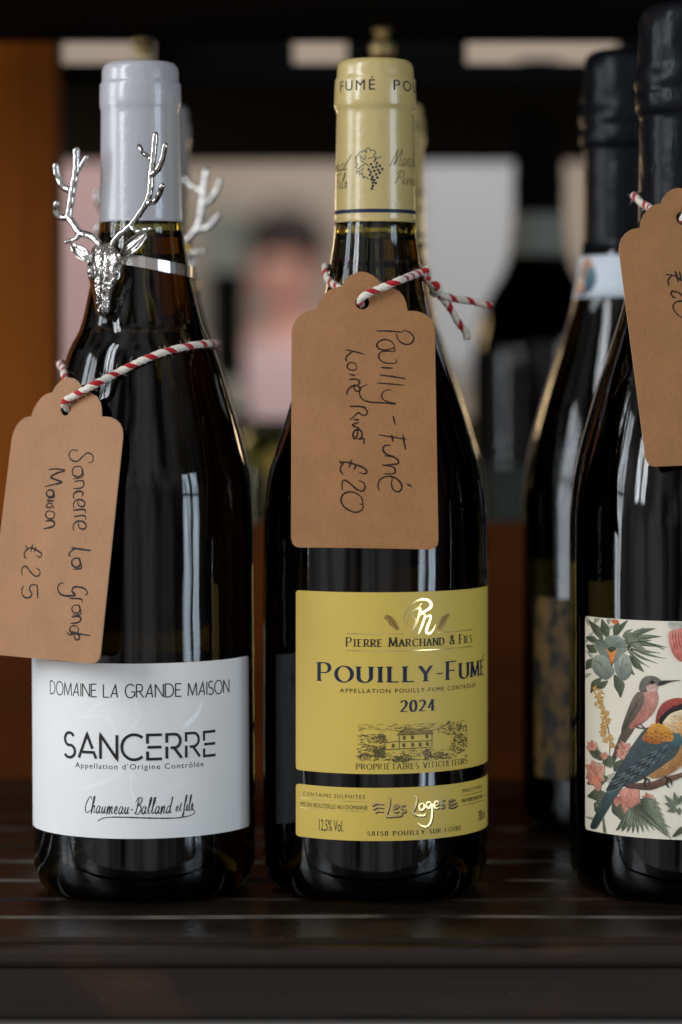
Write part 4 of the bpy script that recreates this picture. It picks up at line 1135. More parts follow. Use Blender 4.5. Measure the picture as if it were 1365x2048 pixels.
D_.label('front_label', paper('dark_green_label', lin(40, 48, 40)), -.04, .04, .03, .105)
jr = empty('glass_carafe', (P(548, 900, 1.75).x, CAM.y + 1.75, .0362)); tag(jr, 'squat olive green glass carafe in the gap between the left and middle bottles', 'carafe')
mb = MB(); lathe(mb, [(0, .004), (.028, 0), (.033, .004), (.036, .03), (.036, .10), (.032, .112), (.020, .120), (.017, .126), (.018, .131), (.0165, .1318), (.0155, .126), (.018, .118), (.030, .109), (.0335, .098), (.0335, .03), (.031, .008), (0, .009)], 64); mb.build('glass_body', M_GLASS_GREEN, jr)

jr2 = copy_tree(jr); jr2.location = (P(945, 900, 1.80).x, CAM.y + 1.80, .0362)
jr2['label'] = 'squat olive green glass carafe behind the rail, right of the middle bottle'
jr['group'] = jr2['group'] = 'glass carafes on the rear shelf'
ft = tag(empty('far_table', (P(455, 900, 2.4).x, CAM.y + 2.4, FLOOR_Z)), 'dark table far behind the rail carrying one blurred bottle', 'table')
simple('table_top', lambda b: box(b, -.30, .30, -.20, .20, -.092 - FLOOR_Z, -.062 - FLOOR_Z), M_BLACK, ft, .002)
for sx in (-.26, .26):
    for sy in (-.16, .16): simple('leg', lambda b: box(b, sx-.02, sx+.02, sy-.02, sy+.02, 0, -.0922 - FLOOR_Z), M_BLACK, ft)
D2 = copy_tree(D_.obj); D2.location = (P(455, 900, 2.4).x, CAM.y + 2.4, -.0618)
D2['label'] = 'blurred green bottle on the far table, left of the person'; D2['group'] = D_.obj['group'] = 'blurred green bottles far behind'

# ------------------------------------------------------------------ brass knobs under the upper shelf
def knob(px, d, label, ball):
    e = empty('brass_knob', (P(px, 100, d).x, CAM.y + d, .3535)); tag(e, label, 'knob', 'brass knobs under the upper shelf')
    m_ = MB()
    if ball:
        lathe(m_, [(0, -.0001), (.0046, -.0001), (.0046, -.0012), (.0028, -.0018), (.0026, -.0035)], 32)
        m_.build('stem', M_BRASS, e)
        m_ = MB(); lathe(m_, [(0, -.0145)] + [(.0058*math.cos(rad(a)), -.0088 + .0058*math.sin(rad(a))) for a in range(-80, 70, 10)] + [(.0026, -.0034), (0, -.0034)], 32); m_.build('ball', M_BRASS, e)
    else:
        lathe(m_, [(0, -.0001), (.0044, -.0001), (.0044, -.0018), (.0040, -.0022)], 32); m_.build('collar', M_BRASS, e)
        m_ = MB(); lathe(m_, [(0, -.0088), (.0036, -.0088), (.0043, -.0080), (.0043, -.0024), (0, -.0023)], 32); m_.build('barrel', M_BRASS, e)
knob(285, 1.338, 'short barrel shaped brass knob above the pale lilac capsule', False)
knob(765, 1.30, 'round brass ball knob above the pale yellow capsule', True)

# ------------------------------------------------------------------ tags and twine
TAG = [(684, 572), (690, 561), (700, 551), (712, 545), (723, 543), (735, 545), (747, 551), (757, 560), (763, 569), (780, 573), (799, 582), (808, 593), (812, 603), (816, 621), (826, 621), (837, 622), (850, 627), (860, 634), (867, 645), (870, 660)]
TAGR = [(877, 1078), (876, 1087), (871, 1094), (862, 1098)]
TAGL = [(598, 1094), (589, 1091), (584, 1084), (582, 1074), (583, 662), (586, 650), (592, 638), (602, 628), (613, 622), (622, 620), (633, 619), (637, 606), (644, 594), (655, 582), (668, 575)]
OUT = TAG + TAGR + TAGL
HOLE = (725, 605, 14)

def build_tag(name, label, o, n, xf, strokes, tofun, pen=.00062, curl=0.10):
    """card with a punched hole in the plane (o, n); xf maps the middle tag's outline to this tag's pixels"""
    n = Vector(n).normalized(); o = Vector(o)
    ex = Vector((0, 0, 1)).cross(n); ex = -ex.normalized() if ex.x < 0 else ex.normalized()
    ez = n.cross(ex); ez = ez if ez.z > 0 else -ez
    loc = o
    root = empty(name, loc); tag(root, label, 'price tag', 'kraft price tags')
    def pt(u, v, h):
        return ex*u + ez*v + n*(h - curl*(u*u)*18)
    def L2(px, py):
        q = on_plane(px, py, o, n) - o
        return q.dot(ex), q.dot(ez)
    out = [xf(*p) for p in OUT]; hole = [xf(HOLE[0] + HOLE[2]*math.cos(k*2*math.pi/24), HOLE[1] + HOLE[2]*math.sin(k*2*math.pi/24)) for k in range(24)]
    bm = bmesh.new()
    def loop(pts):
        vs = [bm.verts.new((p[0], p[1], 0)) for p in pts]
        return [bm.edges.new((vs[i], vs[(i+1) % len(vs)])) for i in range(len(vs))]
    ed = loop(out) + loop(hole)
    bmesh.ops.triangle_fill(bm, edges=ed, use_beauty=True)
    us = [v.co.x for v in bm.verts]; k = math.ceil(min(us)/.002)
    while k*.002 < max(us):
        bmesh.ops.bisect_plane(bm, geom=bm.verts[:]+bm.edges[:]+bm.faces[:], plane_co=(k*.002, 0, 0), plane_no=(1, 0, 0)); k += 1
    bmesh.ops.recalc_face_normals(bm, faces=bm.faces[:])
    bm.verts.index_update()
    nv = len(bm.verts); T = .00052
    mb = MB()
    vs = [pt(v.co.x, v.co.y, 0) for v in bm.verts] + [pt(v.co.x, v.co.y, -T) for v in bm.verts]
    fs = []; ne = 0
    for f in bm.faces:
        idx = [v.index for v in f.verts]
        if (Vector(vs[idx[1]])-Vector(vs[idx[0]])).cross(Vector(vs[idx[2]])-Vector(vs[idx[1]])).dot(n) < 0: idx.reverse()
        fs.append(idx); fs.append([i+nv for i in reversed(idx)])
    for e_ in bm.edges:
        if len(e_.link_faces) == 1:
            a, b = e_.verts[0].index, e_.verts[1].index; fs.append([a, b, b+nv, a+nv]); ne += 1
    mb.add(vs, fs); bm.free()
    for k in range(1, ne+1): mb.m[-k] = 1
    card = mb.build('card', [M_KRAFT, M_EDGE], root, False)
    sh = Sheet(lambda u, v, h: pt(u, v, h), .00004, .000002)
    rj = random.Random(len(strokes))
    for st in strokes:
        q = [L2(*tofun(*p)) for p in st]
        if len(q) > 2: q = [(p.x, p.y) for p in catmull([(a, b, 0) for a, b in q], .0004)]
        sh.ribbon(q, pen*rj.uniform(.85, 1.12), 0, None, True)
    sh.build('handwriting', M_PEN, card)
    return root, (lambda px, py, h=0: o + pt(*L2(px, py), h)), L2
def fitmap(src, dst, L2):
    """affine map taking three outline pixels of the middle tag to three pixels of this one, in card coordinates"""
    (x0, y0), (x1, y1), (x2, y2) = src
    D = [L2(*p) for p in dst]
    det = (x1-x0)*(y2-y0) - (x2-x0)*(y1-y0)
    def f(x, y_):
        a = ((x-x0)*(y2-y0) - (x2-x0)*(y_-y0))/det; b = ((x1-x0)*(y_-y0) - (x-x0)*(y1-y0))/det
        return (D[0][0] + a*(D[1][0]-D[0][0]) + b*(D[2][0]-D[0][0]), D[0][1] + a*(D[1][1]-D[0][1]) + b*(D[2][1]-D[0][1]))
    return f
def plane_L2(o, n):
    n = Vector(n).normalized(); o = Vector(o)
    ex = Vector((0, 0, 1)).cross(n); ex = -ex.normalized() if ex.x < 0 else ex.normalized()
    ez = n.cross(ex); ez = ez if ez.z > 0 else -ez
    return lambda px, py: ((on_plane(px, py, o, n)-o).dot(ex), (on_plane(px, py, o, n)-o).dot(ez))

def rope_mesh(paths, r=.00145, period=.0078):
    mb = MB(); NS = 14
    rj = random.Random(9)
    for path in paths:
        pts = catmull(path, .0005)
        # even spacing
        acc = [0]
        for a, b in zip(pts, pts[1:]): acc.append(acc[-1] + (b-a).length)
        Ltot = acc[-1]; n = int(Ltot/.00045); q = []; j = 0
        for i in range(n+1):
            s = Ltot*i/n
            while j < len(acc)-2 and acc[j+1] < s: j += 1
            t = (s-acc[j])/((acc[j+1]-acc[j]) or 1); q.append(pts[j].lerp(pts[j+1], min(1, t)))
        T = [(q[min(i+1, n)]-q[max(i-1, 0)]).normalized() for i in range(n+1)]
        nr = Vector((0, 1, 0)) if abs(T[0].y) < .9 else Vector((1, 0, 0))
        rings = []
        for i in range(n+1):
            nr = (nr - T[i]*nr.dot(T[i])).normalized(); bn = T[i].cross(nr)
            s = Ltot*i/n; tw = 2*math.pi*s/period
            base = len(mb.v)
            rr_ = r*(1 if 2 < i < n-2 else .9) * (1 + .05*math.sin(s*900) + rj.uniform(-.03, .03))
            for k in range(NS):
                a = 2*math.pi*k/NS; lob = 1 - .17*abs(math.cos(1.5*a))**4
                c_ = nr*math.cos(a+tw) + bn*math.sin(a+tw)
                mb.v.append(tuple(q[i] + c_*rr_*lob))
            rings.append(base)
        for a, b in zip(rings, rings[1:]):
            for k in range(NS):
                j2 = (k+1) % NS; mb.f.append([a+k, a+j2, b+j2, b+k]); mb.m.append(1 if 1 <= k <= 5 else 0); mb.c.append(None)
        mb.f.append([rings[0]+k for k in reversed(range(NS))]); mb.m.append(0); mb.c.append(None)
        mb.f.append([rings[-1]+k for k in range(NS)]); mb.m.append(0); mb.c.append(None)
        # loose fibres
        for _ in range(int(Ltot/.0011)):
            i = rj.randrange(2, n-2); d = Vector((rj.uniform(-1, 1), rj.uniform(-1, .6), rj.uniform(-1, 1))).normalized()
            a0 = q[i] + d*r*.8; ln = rj.uniform(.0005, .0028); d2 = (d + T[i]*rj.uniform(-1, 1)).normalized()
            w = Vector((.00004, 0, .00003)); e1 = a0 + d2*ln*.6; e2 = e1 + (d2 + Vector((rj.uniform(-.6, .6), 0, rj.uniform(-.6, .6))))*ln*.4
            tube(mb, [a0, e1, e2], [.00005, .00004, .000025], 4, 0, False)
    return mb
def rope(name, paths, root):
    mb = rope_mesh(paths); o = root.location
    mb.v = [(x-o.x, y_-o.y, z-o.z) for x, y_, z in mb.v]
    return mb.build(name, [M_CORD_W, M_CORD_R], root)
def surf(bt, px, py, off=.0017):
    """where the sight line through a pixel meets the bottle's side"""
    r = Vector(((px-HX)/F, 1, (HY-py)/F)); lean = bt.obj.rotation_euler.y; bx = bt.obj.location.x
    best = None; t = bt.d - .06
    while t < bt.d + .002:
        p = CAM + r*t
        ax = bx + p.z*math.sin(lean)
        e = math.hypot(p.x-ax, p.y - bt.obj.location.y) - (interp(bt.prof, p.z) + off)
        if best is None or e < best[0]: best = (e, p)
        if e <= 0: return p
        t += .0003
    return best[1]
def around(bt, a0, a1, z0, z1, off=.0017, n=10):
    out = []
    for i in range(n+1):
        t = i/n; z = z0 + (z1-z0)*t; a = rad(a0 + (a1-a0)*t); R = interp(bt.prof, z) + off
        ax = bt.obj.location.x + z*math.sin(bt.obj.rotation_euler.y)
        out.append(Vector((ax + R*math.sin(a), bt.obj.location.y - R*math.cos(a), z)))
    return out

# middle tag
oB = P(725, 820, 1.0125); tilt = math.atan2(.020, .100)
nB = Vector((-.06, -1, math.tan(tilt)))
zt = lambda x, y_: (560 + x/3.47, 520 + y_/3.47)
HW_B = [[(668, 492), (760, 493), (858, 500)], [(808, 508), (820, 548), (850, 576), (890, 584), (922, 566), (929, 535), (905, 503), (870, 488), (853, 492)],
 [(795, 592), (770, 562), (728, 552), (688, 566), (674, 592), (692, 618), (740, 624), (788, 610), (795, 592)],
 [(792, 600), (796, 632), (745, 632), (700, 640), (686, 668), (702, 698), (745, 716), (795, 716), (813, 703), (806, 690)],
 [(700, 746), (785, 750)], [(848, 770), (853, 774)], [(692, 798), (780, 808), (875, 823)], [(672, 853), (770, 860), (865, 868)],
 [(775, 900), (735, 905), (708, 930), (715, 965), (755, 985), (800, 997), (700, 990), (620, 985), (570, 962), (553, 920), (565, 885), (612, 862)],
 [(785, 1080), (794, 1112), (801, 1145)],
 [(685, 1213), (780, 1228), (882, 1243)], [(855, 1210), (862, 1262), (875, 1315)], [(776, 1208), (786, 1262)],
 [(768, 1284), (730, 1288), (716, 1310), (730, 1340), (770, 1358), (795, 1362)], [(725, 1358), (785, 1366), (818, 1386), (822, 1410), (785, 1418), (708, 1424)],
 [(720, 1424), (785, 1436), (802, 1460), (790, 1482), (720, 1484)],
 [(690, 1600), (682, 1565), (695, 1525), (740, 1502), (795, 1508), (838, 1545), (846, 1585), (822, 1608), (788, 1594), (775, 1550), (782, 1512)], [(880, 1553), (900, 1562), (918, 1572)],
 [(455, 622), (520, 636), (592, 655)], [(505, 636), (470, 662), (458, 692), (470, 706)], [(535, 742), (522, 718), (492, 712), (470, 728), (472, 752), (500, 766), (530, 758), (536, 740)],
 [(480, 792), (525, 802)], [(541, 796), (545, 800)], [(480, 830), (520, 826), (548, 836), (552, 858), (540, 870)],
 [(465, 936), (470, 908), (490, 884), (520, 870), (550, 880), (556, 905), (535, 912), (516, 892), (518, 868)],
 [(485, 1016), (545, 1016), (600, 1022)], [(528, 1012), (578, 1024), (606, 1048), (600, 1074), (570, 1076), (546, 1060), (510, 1090), (485, 1112)],
 [(510, 1108), (552, 1110)], [(584, 1128), (588, 1131)], [(552, 1126), (505, 1146), (555, 1168)],
 [(540, 1170), (538, 1215), (520, 1240), (508, 1222), (515, 1190), (540, 1176), (566, 1190), (570, 1222), (552, 1242), (530, 1238)], [(545, 1246), (582, 1240), (584, 1262), (582, 1282)],
 [(414, 1390), (424, 1410), (440, 1400), (500, 1412), (560, 1432), (598, 1455), (603, 1474), (585, 1484), (552, 1474)], [(448, 1404), (422, 1436), (424, 1468), (442, 1490)], [(497, 1386), (490, 1412), (480, 1442)], [(532, 1418), (522, 1440), (514, 1456)],
 [(545, 1530), (580, 1545), (592, 1578), (574, 1604), (535, 1592), (482, 1546), (442, 1528), (432, 1560), (435, 1597)],
 [(577, 1700), (564, 1645), (505, 1610), (448, 1620), (425, 1662), (448, 1714), (515, 1750), (566, 1738), (578, 1700), (552, 1694)]]
LB = plane_L2(oB, nB)
rootB, onB, _ = build_tag('price_tag', 'kraft price tag reading Pouilly-Fumé Loire River on the yellow labelled bottle', oB, nB, LB, HW_B, zt)
h1 = [onB(722, 606, -.004), onB(721, 603, .0005), onB(727, 596, .0020), onB(745, 586, .0022), onB(770, 576, .0022), onB(800, 562, .0012)]
p1 = h1 + [surf(B_, 830, 549), around(B_, 88, 90, zpx(541), zpx(540), .0020, 1)[1]] + around(B_, 110, 255, zpx(538), zpx(534)) + [around(B_, 268, 270, zpx(534), zpx(534), .0016, 1)[1]]
p1 += [surf(B_, 653, 553), surf(B_, 664, 567), P(684, 579, 1.0270), onB(708, 600, -.0035)]
t1 = [P(848, 541, 1.046), P(853, 556, 1.045), P(864, 572, 1.046), P(878, 587, 1.047), P(905, 597, 1.05), P(945, 603, 1.054), P(984, 613, 1.056)]
t2 = [P(851, 548, 1.044), P(860, 565, 1.046), P(872, 583, 1.049), P(890, 602, 1.050), P(905, 623, 1.051), P(919, 648, 1.052), P(932, 664, 1.053), P(934, 680, 1.053)]
kn = [P(846, 548, 1.043), P(852, 538, 1.042), P(858, 546, 1.044), P(852, 556, 1.047), P(845, 550, 1.050), P(849, 540, 1.051), P(856, 543, 1.048)]
kn2 = [P(866, 570, 1.044), P(877, 570, 1.043), P(878, 583, 1.045), P(868, 587, 1.049), P(865, 577, 1.050)]
rope('twine', [p1, t1, t2, kn, kn2], rootB)

# left tag: lies against the bottle's left shoulder, turned to the left
yaw = rad(-41)
oA_ = Vector((A_.X, 0, .16)) + Vector((math.sin(yaw), -math.cos(yaw), 0))*.0436 + Vector((0, 0, -.015))
nA = Vector((math.sin(yaw), -math.cos(yaw), .16))
LA = plane_L2(oA_, nA)
fA = fitmap([(725, 605), (583, 1096), (878, 1096)], [(132, 817), (-36, 1309), (193, 1326)], LA)
za = lambda x, y_: (x/2.625, 660 + y_/2.625)
def el(cx, cy_, rx, ry, a0=0, a1=360, n=12): return [(cx+rx*math.cos(rad(a0+(a1-a0)*i/n)), cy_+ry*math.sin(rad(a0+(a1-a0)*i/n))) for i in range(n+1)]
HW_A = [[(412, 634), (382, 630), (364, 652), (374, 680), (404, 690), (432, 666), (458, 645), (484, 658), (484, 688), (460, 698)],
 [(428, 720), (400, 716), (382, 734), (386, 762), (412, 770), (432, 752), (428, 722), (436, 764), (410, 778), (384, 780)],
 [(390, 796), (428, 790), (440, 806), (428, 828), (384, 834)], [(428, 874), (436, 858), (420, 846), (396, 852), (386, 868), (390, 888)],
 [(408, 892), (412, 920), (436, 926), (444, 906), (424, 890), (396, 896), (386, 918), (390, 936)],
 [(384, 946), (440, 942), (446, 962)], [(386, 980), (440, 974), (448, 996)], [(410, 1004), (416, 1038), (440, 1044), (450, 1024), (430, 1004), (400, 1006), (384, 1030), (388, 1054)],
 [(474, 1158), (420, 1150), (374, 1142)], [(400, 1146), (376, 1158), (362, 1178), (372, 1188)],
 [(416, 1200), (392, 1198), (376, 1216), (384, 1240), (408, 1244), (420, 1224), (414, 1202), (424, 1248), (384, 1256)],
 [(440, 1392), (454, 1380), (440, 1358), (410, 1348), (384, 1352), (378, 1372), (392, 1392), (350, 1396), (318, 1386), (304, 1356), (316, 1332), (336, 1328)],
 [(364, 1408), (420, 1412), (430, 1432)], [(416, 1446), (390, 1444), (376, 1462), (384, 1482), (408, 1484), (416, 1464), (412, 1446), (420, 1490), (378, 1496)],
 [(374, 1506), (412, 1504), (420, 1520), (404, 1536), (368, 1540)], [(402, 1556), (380, 1552), (364, 1570), (374, 1590), (400, 1590), (408, 1570), (402, 1556)], [(466, 1602), (420, 1596), (366, 1580)],
 [(386, 1594), (392, 1622), (408, 1624), (412, 1604), (392, 1594), (366, 1600), (350, 1586)],
 [(256, 732), (300, 730), (340, 738), (300, 752), (268, 772), (300, 788), (326, 800), (280, 812), (236, 822)],
 [(280, 844), (258, 840), (244, 856), (254, 874), (276, 874), (284, 856), (278, 842), (286, 876), (250, 884)], [(246, 896), (284, 898)], [(310, 902), (314, 905)],
 [(280, 914), (256, 910), (244, 924), (262, 934), (278, 922), (284, 938)], [(268, 950), (288, 962), (280, 988), (254, 990), (240, 972), (250, 952), (268, 950)],
 [(240, 1002), (276, 1002), (288, 1018), (274, 1034), (228, 1044)],
 [(130, 1128), (142, 1146), (168, 1144), (200, 1160), (220, 1176), (212, 1192), (190, 1184)], [(150, 1146), (128, 1164), (126, 1188), (140, 1198)], [(172, 1122), (160, 1166)], [(190, 1140), (180, 1166)],
 [(190, 1248), (210, 1264), (208, 1286), (186, 1292), (158, 1268), (134, 1240), (112, 1252), (114, 1290)],
 [(196, 1338), (200, 1410)], [(198, 1340), (166, 1338), (154, 1360), (168, 1386), (150, 1406), (122, 1398), (112, 1370), (122, 1342)]]
rootA, onA, _ = build_tag('price_tag', 'kraft price tag reading Sancerre La Grande Maison on the white labelled bottle', oA_, nA, fA, HW_A, za, .00072)
pA = [onA(132, 820, -.004), onA(133, 813, .0006), onA(140, 804, .0022), onA(165, 789, .0022), onA(195, 770, .0016)]
backA = [onA(118, 756, -.0030), onA(118, 775, -.0036), onA(124, 800, -.0040)]
for q in ((240, 743), (285, 721), (330, 704), (375, 693), (408, 688)): pA.append(surf(A_, *q))
pA += around(A_, 90, 268, zpx(687), zpx(728), .0019, 14) + [P(127, 737, 1.042)] + backA + [onA(131, 815, -.003)]
rope('twine', [pA], rootA)

# right tag, cut by the picture's edge
oC = P(1365, 700, 1.0085); tilt = math.atan2(.016, .100)
nC = Vector((.10, -1, math.tan(tilt) - .05))
LC = plane_L2(oC, nC)
fC = fitmap([(725, 605), (583, 662), (582, 1085)], [(1366, 437), (1239, 500), (1293, 925)], LC)
zg = lambda x, y_: (1220 + x/3.41, 360 + y_/3.41)
HW_C = [[(378, 645), (440, 652), (495, 688), (540, 700), (566, 726), (548, 742)], [(422, 652), (398, 684), (404, 726)], [(446, 620), (470, 696)], [(474, 622), (490, 690)],
 [(448, 762), (424, 758), (420, 782), (438, 802), (450, 800)], [(424, 760), (470, 768), (520, 812), (548, 800), (552, 770)], [(492, 938), (452, 908), (432, 866), (450, 834), (500, 828), (556, 862), (566, 915), (540, 944), (492, 938)],
 [(640, 500), (720, 480), (760, 520), (700, 560)], [(650, 600), (740, 610)], [(650, 660), (720, 640), (730, 700), (660, 710)]]
rootC, onC, _ = build_tag('price_tag', 'kraft price tag cut by the right edge, hanging on the sparkling wine bottle', oC, nC, fC, HW_C[:-3], zg, .00070)
pC = [onC(1368, 440, -.004), onC(1366, 437, .0006), onC(1372, 428, .0022), onC(1395, 418, .0024), onC(1420, 410, .002)] + around(C_, 60, 275, zpx(402), zpx(392), .0019, 14) + [surf(C_, 1281, 404), surf(C_, 1296, 413), onC(1322, 424, -.0036), onC(1358, 438, -.0040)]
rope('twine', [pC], rootC)

# ------------------------------------------------------------------ silver stag head clipped round the left bottle's neck
yw = rad(-36)
fwd = Vector((math.sin(yw), -math.cos(yw), 0.0))
neckz = zpx(545)
axA = A_.obj.location.x + neckz*math.sin(A_.obj.rotation_euler.y)
oS = Vector((axA, 0, neckz)) + fwd*(interp(profA, neckz) + .0016)
stag = empty('stag_bottle_ring', (axA, 0, neckz)); tag(stag, 'shiny silver stag head with antlers clipped to the neck of the front left bottle', 'bottle ornament', 'silver stag heads')
def S(x, y_, h=0):
    """point of the ornament from the zoomed photograph, h metres in front of its plate"""
    n = fwd; q = on_plane(80 + x/4.875, 250 + y_/4.875, oS + fwd*h, n)
    return q - Vector((axA, 0, neckz))
def antler(lines, name):
    mb = MB()
    for pts, r0, r1, hs in lines:
        k = len(pts); q = [S(p[0], p[1], interp_l([(0, hs[0]), (1, hs[1])], i/(k-1))) for i, p in enumerate(pts)]
        c = catmull(q, .0006); m_ = len(c)
        tube(mb, c, [(r0 + (r1-r0)*i/(m_-1)) * 1.16 * (1 + .06*math.sin(i*.9)) for i in range(m_)], 14)
    return mb.build(name, M_SILVER, stag)
PX = 1/4.875/F*1.03   # metres per zoomed pixel
antler([([(705, 1170), (760, 1085), (880, 985), (960, 880), (1040, 755), (1075, 640), (1085, 480), (1100, 380), (1115, 230), (1127, 95)], 27*PX, 29*PX, (.003, .003)),
        ([(1040, 760), (1120, 740), (1168, 665), (1192, 595)], 27*PX, 24*PX, (.003, .006)),
        ([(1085, 490), (1150, 430), (1195, 330), (1221, 198)], 28*PX, 25*PX, (.003, .005)),
        ([(1085, 330), (1050, 300), (1005, 268), (966, 200)], 25*PX, 19*PX, (.003, .001)),
        ([(885, 980), (935, 1035), (1005, 1022), (1080, 1012)], 21*PX, 17*PX, (.003, .005))], 'antler')
antler([([(590, 1165), (500, 1085), (390, 1050), (330, 965), (285, 895), (300, 760), (322, 620), (350, 470), (356, 380), (355, 250)], 30*PX, 33*PX, (.003, .003)),
        ([(285, 900), (200, 900), (152, 840), (163, 765)], 27*PX, 28*PX, (.003, .006)),
        ([(300, 640), (232, 605), (175, 500), (155, 400)], 28*PX, 32*PX, (.003, .005)),
        ([(345, 470), (400, 400), (452, 312)], 28*PX, 21*PX, (.003, .001)),
        ([(390, 1058), (350, 1110), (255, 1143)], 22*PX, 16*PX, (.003, .005))], 'antler')
def ear(tip, root_, w, name):
    mb = MB(); n, mm = 16, 10
    a = Vector(tip); b = Vector(root_); d = b-a; nrm = Vector((-d.y, d.x)).normalized()
    rows = []
    for i in range(n+1):
        t = i/n; ww = w*(math.sin(math.pi*(t*.92+.04)))**.75
        row = []
        for j in range(mm+1):
            s = -1 + 2*j/mm
            p = a + d*t + nrm*ww*s
            row.append(S(p.x, p.y, .0012 + .0022*(abs(s)**2) + .0012*math.sin(math.pi*t) - .0010*(abs(s) < .25)*-1))
        rows.append(row)
    vs = [p for r in rows for p in r]; W = mm+1
    back = [Vector(p) - fwd*.0011 for p in vs]
    fs = []; off = len(vs)
    for i in range(n):
        for j in range(mm):
            q = [i*W+j, i*W+j+1, (i+1)*W+j+1, (i+1)*W+j]; fs.append(q); fs.append([k+off for k in reversed(q)])
    bd = [j for j in range(W)] + [i*W+mm for i in range(1, n+1)] + [n*W+j for j in range(mm-1, -1, -1)] + [i*W for i in range(n-1, 0, -1)]
    for k in range(len(bd)):
        a_, b_ = bd[k], bd[(k+1) % len(bd)]; fs.append([b_, a_, a_+off, b_+off])
    mb.add(vs + back, fs)
    o = mb.build(name, M_SILVER, stag)
    return o
ear((300, 1160), (500, 1335), 56, 'ear'); ear((1028, 1058), (785, 1275), 66, 'ear')
# head: rings down the face
rowsH = [(1146, 590, 665, .004), (1160, 560, 695, .0052), (1195, 518, 742, .0066), (1240, 496, 775, .0078), (1290, 480, 796, .0086), (1350, 470, 806, .0090), (1410, 464, 806, .0090), (1460, 468, 798, .0088), (1520, 482, 762, .0086), (1580, 498, 735, .0083), (1640, 514, 710, .0080), (1700, 526, 696, .0077), (1760, 535, 688, .0074), (1810, 541, 680, .0070), (1840, 545, 674, .0062), (1852, 556, 664, .0048)]
mb = MB(); NR, NA = 90, 72
ys = [r[0] for r in rowsH]
def colr(k): return [(r[0], r[k]) for r in rowsH]
cl, cr_, ch = colr(1), colr(2), colr(3)
from mathutils import noise as mn
rings = []
for i in range(NR+1):
    y_ = 1146 + (1852-1146)*i/NR
    xl, xr, hh = interp(cl, y_), interp(cr_, y_), interp(ch, y_); cx = (xl+xr)/2; hw = (xr-xl)/2
    base = len(mb.v)
    f = (y_-1146)/706
    for k in range(NA):
        a = 2*math.pi*k/NA
        lx = math.cos(a); dz = math.sin(a)
        h = .0042 + (hh-.0042)*dz if dz > 0 else .0042 + .0040*dz
        if dz > 0:
            # brow ridges, nose bridge, eye hollows, chased fur
            rid = math.cos(lx*9.5)*.00042*(1 - min(1, max(0, (f-.55)/.2)))
            bridge = .0007*math.exp(-(lx/.22)**2)*min(1, max(0, (f-.35)/.25))
            eye = -.0016*math.exp(-((abs(lx)-.70)/.16)**2 - ((f-.40)/.085)**2)
            fur = mn.noise(Vector((lx*5.0, f*16, 3)))*.00030 + mn.noise(Vector((lx*11, f*34, 9)))*.00030*(.5 + f)
            h += (rid + bridge + eye + fur) * min(1, dz*2.2)
        mb.v.append(tuple(S(cx + hw*lx*(1 if dz > 0 else .94), y_, h)))
    rings.append(base)
for a, b in zip(rings, rings[1:]):
    for k in range(NA):
        j = (k+1) % NA; mb.f.append([a+k, b+k, b+j, a+j]); mb.m.append(0); mb.c.append(None)
mb.f.append([rings[0]+k for k in range(NA)]); mb.m.append(0); mb.c.append(None)
mb.f.append([rings[-1]+k for k in reversed(range(NA))]); mb.m.append(0); mb.c.append(None)
head = mb.build('head', M_SILVER_FUR, stag)
for ex_, ey_, h in ((742, 1425, .0072), (508, 1420, .0070)):
    mb = MB(); lp = []
    for k in range(25):
        a = 2*math.pi*k/24; lp.append(S(ex_ + 36*math.cos(a) + 10*math.sin(a), ey_ + 78*math.sin(a), h + .0005 - .0012*math.cos(a)*(1 if ex_ > 600 else -1)))
    tube(mb, lp, [.00042]*25, 8, 0, False)
    c = S(ex_-4, ey_+6, h - .0004)
    for i in range(7):
        pass
    bm = bmesh.new(); bmesh.ops.create_uvsphere(bm, u_segments=16, v_segments=10, radius=.0017)
    bm.verts.index_update(); mb.add([v.co*1 + c for v in bm.verts], [[v.index for v in f.verts] for f in bm.faces]); bm.free()
    mb.build('eye', M_SILVER, head)
# the open band round the neck, tilted down to the right
mb = MB(); NB = 44; rows = []
for i in range(NB+1):
    a = rad(-78 + 316*i/NB)
    zt_ = zpx(527) - neckz - .0034*math.sin(a)
    R = interp(profA, neckz + zt_ - .0021) + .0003
    for dz in (-.0021, .0021):
        rows.append((R*math.sin(a), -R*math.cos(a), zt_+dz)); rows.append(((R+.0006)*math.sin(a), -(R+.0006)*math.cos(a), zt_+dz))
fs = []
for i in range(NB):
    b = 4*i
    fs += [[b+1, b+5, b+7, b+3], [b+4, b, b+2, b+6], [b+2, b+3, b+7, b+6], [b, b+4, b+5, b+1]]
fs += [[0, 1, 3, 2], [4*NB, 4*NB+2, 4*NB+3, 4*NB+1]]
mb.add(rows, fs); mb.build('band', M_BAND, stag, False)
st2 = copy_tree(stag)
axz = neckz
st2.location = ((311-HX)/F*1.207 + neckz*0, CAM.y + 1.207, neckz); st2.rotation_euler = (0, 0, rad(30))
st2['label'] = 'blurred silver stag head on the neck of the hidden back left bottle'

